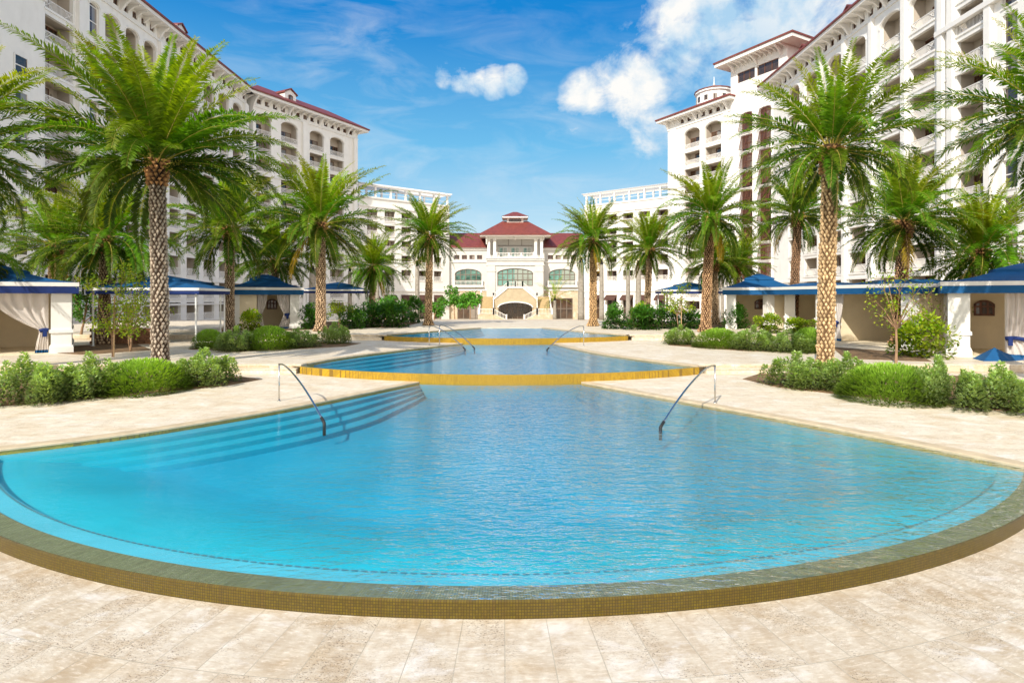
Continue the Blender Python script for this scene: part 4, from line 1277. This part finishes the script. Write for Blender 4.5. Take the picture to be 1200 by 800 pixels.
for i, (px, by, w, top, k, lb_) in enumerate([(245,409,34,389,'round','small round shrub at the left end of the middle left bed'),
    (278,413,50,384,'spiky','tallest spiky shrub in the middle left bed, left of a palm trunk'),(316,411,50,386,'round','rounded shrub in front of the curtained stucco cabana'),
    (350,409,50,385,'spiky','spiky shrub left of the middle palm trunk in the middle left bed'),(391,404,40,379,'spiky','pool end shrub of the middle left bed')]):
    shrub(px, by, w, top, k, 'shrub' if k == 'spiky' else 'shrub2', L2, lb_, g3)
for i, (px, by, w, top, k, lb_) in enumerate([(798,405,42,382,'spiky','pool end shrub of the middle right bed'),
    (842,409,52,388,'round','rounded shrub at the foot of the dark palm trunk right of the middle pool'),(884,412,56,383,'spiky','spiky shrub in front of the stucco cabana on the right'),
    (925,415,54,387,'spiky','spiky shrub in front of the long low cabanas'),(948,414,40,388,'round','rounded shrub touching the sunlit palm trunk from the left')]):
    shrub(px, by, w, top, k, 'shrub' if k == 'spiky' else 'shrub2', L2, lb_, g4)
g5 = 'yellow green leafy bushes'
for px, by, w, top, lev, lb_ in [(291,391,30,367,L3,'yellow green bush in front of the left stucco cabana'),(1082,421,64,378,L2,'big yellow green bush between the long cabana and the near right cabana'),
    (899,391,32,371,L3,'yellow green bush in front of the right stucco cabana'),(938,392,36,375,L3,'yellow green bush left of the long low cabanas'),(752,385,30,361,L3,'bright yellow green bush behind the dark hedge on the right')]:
    shrub(px, by, w, top, 'broad', 'croton', lev, lb_, g5, 'bush')
g6 = 'dark green bushes at the far end of the court'
for px, by, w, top, lb_ in [(460,384,44,358,'dark green bush left of the paired far palm'),(433,384,42,360,'dark green bush beside the far left canopy'),(412,386,30,364,'small dark green bush by the pole of the far left canopy'),
    (366,386,34,362,'dark green bush behind the middle left palm trunk'),(482,379,26,352,'dark green bush nearest the far left palm trunk'),
    (722,386,34,362,'dark green bush just right of the far right palm trunk'),(750,387,42,362,'second dark green bush of the far right row'),(783,386,44,363,'third dark green bush of the far right row, by the canopy'),
    (812,386,34,366,'dark green bush left of the right canopy pole'),(862,386,34,362,'dark green bush beside the right stucco cabana')]:
    shrub(px, by, w, top, 'broad', 'dark_leaf', L3, lb_, g6, 'bush')

lt = MB(); rnd = random.Random(5)
for (cx, cy, rx, ry, z, n_) in ((-14,19.5,4.5,2.8,L1,260),(14,19.5,5,3,L1,260),(-14,24,3,1.2,L1,80),(-13.5,33,3.5,1.6,L2,120),(13,34,3.5,1.8,L2,120),(-23,33,2.5,2.2,L2,120),(17.5,29,1.8,2.2,L2,90)):
    for _ in range(n_):
        x_, y_ = cx+rnd.gauss(0,.5)*rx, cy+rnd.gauss(0,.5)*ry; k = rnd.uniform(.5,1.3)
        if z == L1 and (y_ < 17.6+abs(-13-x_)*.0 and abs(x_) < 12): continue
        a_ = rnd.random()*6.28
        leaf(lt, Vector((x_,y_,z+.024)), Vector((cos(a_),sin(a_),.08)).normalized(), Vector((0,0,1)), rnd.uniform(.05,.16), .012, (k*1.2,k*.8,k*.45))
tag(lt.build('leaf_litter', pbr('dry leaves', rgb(.34,.24,.13), .9, .2, tint=True)), 'dry brown leaflets scattered over the planting beds', 'leaf litter', kind='stuff')
# ---------------- date palms
def frond(mb, o, az, el, L, droop, rnd, tint, dead=0.0, dens=58, wind=0.25, bare=.12):
    hd = Vector((cos(az), sin(az), 0)); seg = 16
    pts = [Vector(o)]; p = Vector(o); dirs = []
    for i in range(seg):
        t = i/seg
        e = el - droop*(t**1.35)
        d = Vector((hd.x*cos(e), hd.y*cos(e), sin(e)))
        d = (d + Vector((wind*t*.5, wind*t*.15, 0))).normalized()
        dirs.append(d); p = p+d*(L/seg); pts.append(p.copy())
    dirs.append(dirs[-1])
    mb.mi = 1
    rc_ = (.42, .36, .07) if dead < .5 else (.5, .3, .15)
    rr_ = [max(.005, .028*(1-i/seg)) for i in range(seg+1)]
    b = len(mb.v)
    mb.tube(pts[::2], rr_[::2], 4, c=rc_, cap=False)
    mb.mi = 0
    n = dens
    for i in range(n):
        t = bare + (1-bare)*(i+rnd.random()*.5)/n
        f = t*seg; k = min(seg-1, int(f)); q = pts[k].lerp(pts[k+1], f-k); d = dirs[k]
        sd = d.cross(Vector((0,0,1)))
        if sd.length < .05: sd = Vector((-hd.y, hd.x, 0))
        sd.normalize(); up = sd.cross(d)
        prof = (sin(pi*min(1, .12+.88*((t-bare)/(1-bare)))**.75))**.6 if t < .999 else .1
        ll = L*.128*max(.32, prof)
        for s in (-1, 1):
            v = rnd.uniform(-.05, .55)
            ld = (sd*s*.80 + d*.62 + up*v + rdir(rnd)*.10).normalized()
            l = ll*rnd.uniform(.85, 1.1)
            w = l*.052+.006
            sag = Vector((0,0,-1))*l*rnd.uniform(.12,.42)*(1+dead*2)
            wv = ld.cross(up).normalized()*w
            m1 = q+ld*l*.55+sag*.25; tip = q+ld*l+sag
            kk = rnd.uniform(.78, 1.2)
            yy = .85+.5*t
            c = (tint[0]*kk*yy, tint[1]*kk*(.92+.16*t), tint[2]*kk)
            mb.add([q, m1+wv, tip, m1-wv], [(0,1,2,3)], c)
def crown_mesh(seed, L=4.6, n=52, dens=56, wind=.25, lowdead=2, spread=1.0):
    rnd = random.Random(seed); mb = MB()
    for i in range(n):
        u = (i+.5)/n
        el = R(86) - u**1.0*R(122)*spread + rnd.uniform(-.14,.14)           # from nearly upright down below the horizontal
        az = i*2.39996 + rnd.uniform(-.4,.4)
        l = L*(.78+.30*sin(pi*min(1,u*1.05+.1)))*rnd.uniform(.9,1.08)
        droop = (R(26)+R(34)*rnd.random()) if u < .35 else (R(34)+R(60)*rnd.random())
        g = 1.35-.95*u  # lower fronds darker: shade inside the crown put into the tint
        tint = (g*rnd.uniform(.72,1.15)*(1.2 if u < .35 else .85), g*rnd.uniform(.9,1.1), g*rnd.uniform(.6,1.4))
        z = -.25*u*1.2
        o = Vector((cos(az)*.16, sin(az)*.16, z))
        frond(mb, o, az, el, l, droop, rnd, tint, 0, dens, wind)
    for i in range(lowdead):
        az = rnd.random()*6.28
        frond(mb, Vector((cos(az)*.2, sin(az)*.2, -.5)), az, R(-35), L*.75, R(55), rnd, (1.7,.75,.55), 1, dens//2, .05)
    return mb.mesh('crown', [M['frond'], M['bark']])
def trunk_mesh(h, r0, r1, lean=(0,0), seed=0, tone=(.40,.25,.14), tip=(.60,.44,.28), n=13, boots=True):
    rnd = random.Random(seed); mb = MB()
    def ax(z):
        t = z/h; return Vector((lean[0]*t**1.4, lean[1]*t**1.4, z))
    def rad_(z):
        t = z/h
        r = r0+(r1-r0)*t
        if z < .7: r += .22*(1-z/.7)**2
        if z > h-1.3: r += .11*(z-(h-1.3))/1.3
        return r
    N_ = 28; vs = []; fs = []
    core = tuple(c*.28 for c in tone)
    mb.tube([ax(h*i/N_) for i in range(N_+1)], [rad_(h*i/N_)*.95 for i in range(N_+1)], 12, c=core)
    if boots:
        dz = .155; k = 0; z = .02
        while z < h-.15:
            top = z > h-1.2
            for i in range(n):
                a = 2*pi*(i+.5*(k%2))/n + rnd.uniform(-.10,.10) + .25*sin(z*.8)
                r = rad_(z); c = ax(z); da = pi/n*.92
                hh = dz*rnd.uniform(.85,1.25); out = .055*rnd.uniform(.4,1.5)+(.10 if top else 0)
                P = lambda ang, rr, zz: Vector((c.x+rr*cos(ang), c.y+rr*sin(ang), zz))
                kk = rnd.uniform(.7,1.25)
                ct = tuple(v*kk for v in (tip if not top else (.62,.33,.14)))
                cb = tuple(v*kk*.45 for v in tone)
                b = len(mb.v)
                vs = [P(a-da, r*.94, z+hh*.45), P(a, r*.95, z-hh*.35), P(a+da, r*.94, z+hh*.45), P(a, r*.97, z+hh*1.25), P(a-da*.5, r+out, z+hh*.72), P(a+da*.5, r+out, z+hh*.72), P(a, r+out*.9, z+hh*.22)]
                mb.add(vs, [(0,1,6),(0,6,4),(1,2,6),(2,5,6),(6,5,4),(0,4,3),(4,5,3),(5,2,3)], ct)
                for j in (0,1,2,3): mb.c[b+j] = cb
            z += dz; k += 1
    return mb.mesh('trunk', M['bark'])
CR = [crown_mesh(s, 4.8, 70, 100, w, d, sp) for s, w, d, sp in ((11,.30,1,.96),(23,.15,0,1.0),(37,.35,2,1.06),(51,.2,1,.92))]
def palm(px, Y, cy, label, cr=0, r=.30, lev=None, scale=1.0, toppx=None, tone=(.40,.25,.14), tip=(.60,.44,.28), rot=None, group='date palms around the pools', n=13, own=None):
    lev = gz(Y) if lev is None else lev
    x = R_(px, Y); h = CAM_H+(HOR-cy)/F*Y - lev
    lean = (((toppx-px)/F*Y if toppx else random.uniform(-.15,.15)), random.uniform(-.1,.1))
    t = empty('date_palm', (x, Y, lev), 0, label, 'palm tree', group)
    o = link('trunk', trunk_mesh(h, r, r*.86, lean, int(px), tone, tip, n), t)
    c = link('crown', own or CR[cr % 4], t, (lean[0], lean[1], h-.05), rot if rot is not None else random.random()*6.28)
    c.scale = (scale, scale, scale)
    return t
big = crown_mesh(5, 6.0, 82, 140, .16, 0, .86)
palm(188, 24.6, 186, 'tallest left palm with a thick patterned trunk rising from the shrub bed', toppx=184, r=.30, scale=.93, own=big, tip=(.46,.39,.31), tone=(.24,.15,.10), n=11, rot=1.0)
palm(967, 24.5, 170, 'sunlit palm with a thick golden trunk in the right shrub bed', 1, toppx=975, r=.30, scale=.88, tip=(.66,.47,.26), tone=(.5,.3,.15), n=11, rot=2.0)
palm(-52, 22.5, 165, 'palm at the left edge of the view, only its dark fronds visible', 2, scale=.98, rot=0.2)
palm(-45, 29.5, 292, 'shorter palm at the left edge behind the near cabana', 3, scale=.8, lev=L2)
palm(63, 41, 285, 'palm behind the near left cabana roof', 0, scale=.92, r=.34, tip=(.66,.48,.28))
palm(122, 36.3, 277, 'bushy palm left of the tallest palm, behind the yellow sapling', 2, scale=1.06, r=.30, tone=(.3,.17,.1))
palm(269, 43.75, 266, 'palm left of the curtained stucco cabana', 1, scale=1.12, r=.31, tip=(.55,.42,.30))
palm(376, 43.7, 260, 'palm right of the curtained stucco cabana', 0, scale=1.2, r=.33, tip=(.58,.42,.27))
palm(322, 52, 303, 'dark shaded palm between the two bright left palms', 3, scale=1.05, r=.28)
palm(436, 60, 312, 'smaller palm behind the dark bushes on the left', 2, scale=.9, r=.27)
palm(502, 53, 275, 'palm standing alone on the paving left of the far pool', 1, scale=.88, r=.29, toppx=504, tip=(.62,.42,.24))
palm(695, 51.5, 280, 'palm standing alone on the paving right of the far pool', 3, scale=.86, r=.29, tip=(.70,.45,.22))
palm(758, 60, 290, 'palm right of the lone far right palm', 0, scale=.98, r=.30, toppx=762)
palm(827, 42.7, 252, 'dark trunk palm in the middle right shrub bed', 2, scale=.95, r=.32, toppx=833, tone=(.3,.15,.08), tip=(.52,.33,.18))
palm(838, 55, 305, 'palm half hidden behind the dark trunk palm', 1, scale=.85, r=.28)
palm(864, 58, 310, 'small palm above the right stucco cabana', 0, scale=.8, r=.27)
palm(930, 46.5, 250, 'dark slender palm left of the sunlit palm', 3, scale=.92, r=.30, toppx=936, tone=(.22,.12,.07), tip=(.40,.24,.14))
palm(1054, 36, 258, 'palm behind the long low cabanas', 0, scale=1.02, r=.34, toppx=1060, lev=L2, rot=.5, tone=(.28,.14,.08), tip=(.6,.36,.2))
palm(1140, 36.5, 292, 'short palm rising behind the near right cabana', 2, scale=1.05, r=.34, lev=L2, toppx=1150, tone=(.24,.12,.07))
palm(1232, 22, 128, 'palm at the right edge of the view, only its fronds visible', 1, scale=.95, rot=1.4)
# small young palms by the staircase
def royal(px, Y, cy, label, r=.22, sc=1.0):
    lev = gz(Y); h = CAM_H+(HOR-cy)/F*Y-lev
    t = empty('royal_palm', (R_(px, Y), Y, lev), 0, label, 'palm tree', 'grey trunk palms in front of the low wings')
    mb = MB(); mb.tube([(0,0,h*i/8) for i in range(9)], [r*(1.25-.35*i/8) for i in range(9)], 10); o = mb.build('trunk', M['grey_bark'], t, smooth=True)
    mb = MB(); mb.tube([(0,0,h),(0,0,h+.9)], [r*.8,r*.45], 8); mb.build('crown_shaft', M['dark_leaf'], t)
    c = link('crown', RC, t, (0,0,h+.8), random.random()*6); c.scale = (sc,)*3
RC = crown_mesh(77, 3.6, 15, 34, .2, 0, .85)
for px, Y, cy, lb_, rr, sc in [(366,88,318,'grey trunk palm left of the middle left date palm',.45,1.2),(442,95,315,'grey trunk palm between the dark bushes and the pergola wing',.3,1.1),(489,90,312,'grey trunk palm just left of the lone far left palm',.32,1.3),
    (410,95,318,'grey trunk palm behind the far left canopy',.3,1.2),(681,95,308,'grey trunk palm just left of the lone far right palm',.45,1.3),(705,92,310,'grey trunk palm just right of the lone far right palm',.32,1.2),(736,90,316,'grey trunk palm left of the palm with a yellow bush',.3,1.1),
    (748,88,312,'grey trunk palm almost touching the date palm near the right wing',.38,1.2),(845,80,312,'grey trunk palm behind the right canopy',.32,1.2)]:
    royal(px, Y, cy, lb_, rr, sc)
royal(650, 128, 352, 'short feathery palm beside the right staircase landing', .35, 1.5)

# ---------------- small leafy trees
def leafy_tree(px, Y, top, crown_w, label, mat='croton', n=700, L=.13, stems=1, stake=False, lev=None, crown_h=.6, seed=1, name='young_tree', trunk_r=.05, dark=1.0, group='young leafy trees'):
    rnd = random.Random(seed); lev = gz(Y) if lev is None else lev
    h = CAM_H+(HOR-top)/F*Y-lev; w = crown_w/F*Y
    t = empty(name, (R_(px, Y), Y, lev), 0, label, 'tree', group)
    mb = MB(); tips = []
    z0 = h*(1-crown_h)
    for s in range(stems):
        base = Vector((rnd.uniform(-.2,.2)*(stems > 1), rnd.uniform(-.2,.2)*(stems > 1), 0))
        fork = base + Vector((rnd.uniform(-.2,.2), rnd.uniform(-.2,.2), z0))
        mb.tube([base, base.lerp(fork,.5)+Vector((rnd.uniform(-.05,.05),0,0)), fork], [trunk_r, trunk_r*.85, trunk_r*.7], 7)
        for k in range(9):
            a = rnd.random()*6.28; q = rnd.uniform(.3,1)*w/2
            e = Vector((cos(a)*q, sin(a)*q, z0+(h-z0)*rnd.uniform(.2,1)*(1-.35*(q/(w/2))**2)))
            m1 = fork.lerp(e,.5)+Vector((0,0,.12*h*.3))
            mb.tube([fork, m1, e], [trunk_r*.5, trunk_r*.3, trunk_r*.12], 5)
            tips += [(e, .34*w/2+.1), (m1, .2*w/2+.08)]
            for j in range(2):
                e2 = e + rdir(rnd)*w*.18; mb.tube([m1.lerp(e,.5), e2], [trunk_r*.2, trunk_r*.08], 4); tips.append((e2, .25*w/2))
    mb.build('trunk', M['twig'], t)
    mb = MB()
    for i in range(n):
        c, r = tips[rnd.randrange(len(tips))]
        p = c+rdir(rnd)*r*rnd.random()**.5
        if p.z > h*1.04: continue
        kk = rnd.uniform(.55,1.4)*dark
        leaf(mb, p, (rdir(rnd)+Vector((0,0,-.2))).normalized(), rdir(rnd), L*rnd.uniform(.7,1.3), L*.27, (kk*rnd.uniform(.8,1.4),kk,kk*rnd.uniform(.6,1.2)))
    mb.build('crown', M[mat], t)
    if stake:
        mb = MB(); mb.tube([(.12,-.1,0),(.16,-.1,h*.62)], .035, 7); mb.build('stake', M['wood'], t)
    return t
leafy_tree(132, 28.5, 303, 74, 'yellow leaved young tree with a wooden stake left of the tallest palm', n=1500, stake=True, lev=L2, crown_h=.8, seed=3, L=.15)
leafy_tree(158, 31.5, 345, 62, 'multi stemmed young tree between the yellow tree and the tallest palm', n=1000, stems=3, lev=L2, crown_h=.7, seed=4, L=.14)
leafy_tree(1050, 25.8, 322, 88, 'sparse sapling with a thin pinkish trunk in front of the long cabanas', n=520, lev=L2, crown_h=.62, seed=5, L=.13, trunk_r=.06)
leafy_tree(1100, 31.5, 325, 62, 'almost bare reddish sapling beside the near right cabana', n=160, lev=L2, crown_h=.75, seed=6, L=.12)
leafy_tree(397, 47, 352, 34, 'staked sapling right of the middle left palm', n=800, stake=True, crown_h=.55, seed=7, L=.16)
leafy_tree(796, 46, 322, 36, 'tall thin sapling beside the right canopy', n=900, crown_h=.75, seed=8, L=.17, stake=True)
leafy_tree(533, 122, 336, 32, 'green tree in front of the left arched window', 'dark_leaf', n=2200, crown_h=.6, seed=9, L=.5, trunk_r=.12, dark=1.6)
leafy_tree(551, 120, 337, 26, 'slimmer green tree next to the left staircase landing', 'dark_leaf', n=1800, crown_h=.6, seed=10, L=.5, trunk_r=.12, dark=1.9)
leafy_tree(509, 85, 354, 26, 'low round green tree right of the lone far left palm', 'dark_leaf', n=1500, crown_h=.7, seed=12, L=.35, trunk_r=.1, dark=1.5)
leafy_tree(452, 70, 347, 44, 'broad low green tree in front of the pergola wing', 'dark_leaf', n=2500, crown_h=.75, seed=13, L=.32, trunk_r=.1, dark=1.5)
leafy_tree(95, 40, 322, 46, 'shaded leafy tree right of the near left cabana', 'dark_leaf', n=1600, crown_h=.8, seed=14, L=.2, trunk_r=.09, dark=1.3)

# ------------------------------------------------------------------ sky, sun, camera
w = bpy.data.worlds.new('World'); scene.world = w; w.use_nodes = True
nt = w.node_tree
for n_ in list(nt.nodes): nt.nodes.remove(n_)
g = N(nt); out = nt.nodes.new('ShaderNodeOutputWorld')
SUN_EL, SUN_AZ = R(36), math.atan2(-.43, -.90)     # the sun stands behind the camera to the left
sky = g.n('TexSky'); sky.sky_type = 'NISHITA'; sky.sun_disc = False
sky.sun_elevation = SUN_EL; sky.sun_rotation = SUN_AZ % (2*pi); sky.air_density = 1.0; sky.dust_density = .6; sky.ozone_density = 2.5
hs = g.n('HueSaturation', None, Saturation=1.25, Value=1.0, Color=sky.outputs[0])
dirv = g.n('VectorMath', {'operation': 'NORMALIZE'}, _0=g.n('TexCoord').outputs['Generated']).outputs[0]
zc = g.n('SeparateXYZ', None, Vector=dirv).outputs[2]
yc = g.n('SeparateXYZ', None, Vector=dirv).outputs[1]
cr = g.n('ValToRGB', None, Fac=zc); e = cr.color_ramp.elements
e[0].position = 0; e[0].color = rgb(.74, .88, .95); e[1].position = 1; e[1].color = rgb(.01, .16, .55)
for p_, c_ in ((.10, (.58, .81, .94)), (.24, (.17, .55, .88)), (.42, (.003, .25, .70))): el = e.new(p_); el.color = rgb(*c_)
# the side of the sun, behind the camera, is brighter and warmer
grad = g.mix(g.mapr(yc, .15, -.5), cr.outputs[0], rgb(1.65, 1.55, 1.42))
bgn = g.n('Background', None, Color=hs.outputs[0], Strength=.12)
bgg = g.n('Background', None, Color=grad, Strength=1.0)
bg = g.n('MixShader', None, _0=.9, _1=bgn.outputs[0], _2=bgg.outputs[0])
def cdir(px, py): return Vector(((px-600)/F, 1, (HOR-py)/F)).normalized()
def blob(px, py, r_in, r_out, k=1.0):
    c = cdir(px, py)
    d = g.n('VectorMath', {'operation': 'DOT_PRODUCT'}, _0=dirv, _1=tuple(c)).outputs['Value']
    return g.math('MULTIPLY', g.mapr(d, cos(R(r_out)), cos(R(r_in))), k)
parts = [blob(900,5,3,12.5,1.05), blob(840,55,2,7.5,1), blob(960,5,1,10,1), blob(850,40,.5,6,1), blob(870,100,.5,6.5,.9), blob(815,85,.5,4.5,.9), blob(740,108,.5,4.6,1.05), blob(690,122,.3,3.4,1.0), blob(768,150,.3,3.2,1.0),
         blob(522,89,.1,1.3,.7), blob(540,91,.1,1.5,.8), blob(560,94,.1,1.6,.85), blob(580,96,.1,1.8,.95), blob(600,94,.1,1.6,.95), blob(577,104,.1,1.2,.85)]
mask = parts[0]
for p_ in parts[1:]: mask = g.math('MAXIMUM', mask, p_)
dn = g.noise(g.n('Mapping', None, Vector=dirv, Scale=(1,1,1.5)).outputs[0], 11.0, 9, .62, .3)
dn2 = g.noise(dirv, 5.0, 4, .5)
dens = g.math('ADD', mask, g.math('MULTIPLY', g.math('SUBTRACT', dn, .50), 3.0))
dens = g.math('ADD', dens, g.math('MULTIPLY', g.math('SUBTRACT', dn2, .5), .7))
cl = g.math('MULTIPLY', g.mapr(dens, .30, 1.0), g.mapr(mask, .02, .3))
# thin cirrus and the hazy band near the horizon
wis = g.noise(g.n('Mapping', None, Vector=dirv, Scale=(2.2,1,7.5), Rotation=(0,.25,0)).outputs[0], 3.2, 8, .6, .8)
wm = g.math('MAXIMUM', g.math('MAXIMUM', blob(400,62,2,8.5,.85), blob(300,60,1,6,.5)), g.math('MAXIMUM', blob(520,200,4,20,.6), blob(640,215,6,20,.6)))
wm = g.math('MAXIMUM', wm, blob(420,125,3,12,.4))
ci = g.math('MULTIPLY', g.mapr(wis, .44, .74), wm)
cov = g.math('MAXIMUM', cl, g.math('MULTIPLY', ci, .42), clamp=True)
haze = 0.0
shade = g.math('SUBTRACT', g.mapr(g.noise(dirv, 14.0, 6, .6), .30, .58), blob(862,88,1,7,.75), clamp=True)
ccol = g.mix(shade, rgb(.42, .66, .88), rgb(1.0, .99, .96))
bgc = g.n('Background', None, Color=ccol, Strength=1.0)
bgh = g.n('Background', None, Color=rgb(.50, .76, .93), Strength=.95)
m1 = g.n('MixShader', None, _0=haze, _1=bg.outputs[0], _2=bgh.outputs[0])
m2 = g.n('MixShader', None, _0=cov, _1=m1.outputs[0], _2=bgc.outputs[0])
nt.links.new(m2.outputs[0], out.inputs[0])

sl = bpy.data.lights.new('sun', 'SUN'); sl.energy = 5.2; sl.angle = R(.5); sl.color = (1, .93, .81)
so = bpy.data.objects.new('sun', sl); col.objects.link(so)
sd = Vector((-.43*cos(SUN_EL), -.90*cos(SUN_EL), sin(SUN_EL)))
so.rotation_euler = sd.to_track_quat('Z', 'Y').to_euler(); so.location = (-20, -20, 60)

cam = bpy.data.cameras.new('camera'); cam.sensor_width = 36; cam.lens = F/1200*36; cam.shift_y = -(400-HOR)/1200
cam.clip_start = .1; cam.clip_end = 9000
co = bpy.data.objects.new('camera', cam); col.objects.link(co); co.location = (0, 0, CAM_H); co.rotation_euler = (R(90), 0, 0)
scene.camera = co
scene.view_settings.view_transform = 'Standard'; scene.view_settings.look = 'None'; scene.view_settings.exposure = 0
scene.render.engine = 'CYCLES'
c_ = scene.cycles
c_.use_denoising = True
c_.max_bounces = 8; c_.transparent_max_bounces = 12; c_.diffuse_bounces = 4; c_.glossy_bounces = 4
c_.sample_clamp_indirect = 6.0; c_.caustics_reflective = False; c_.caustics_refractive = False
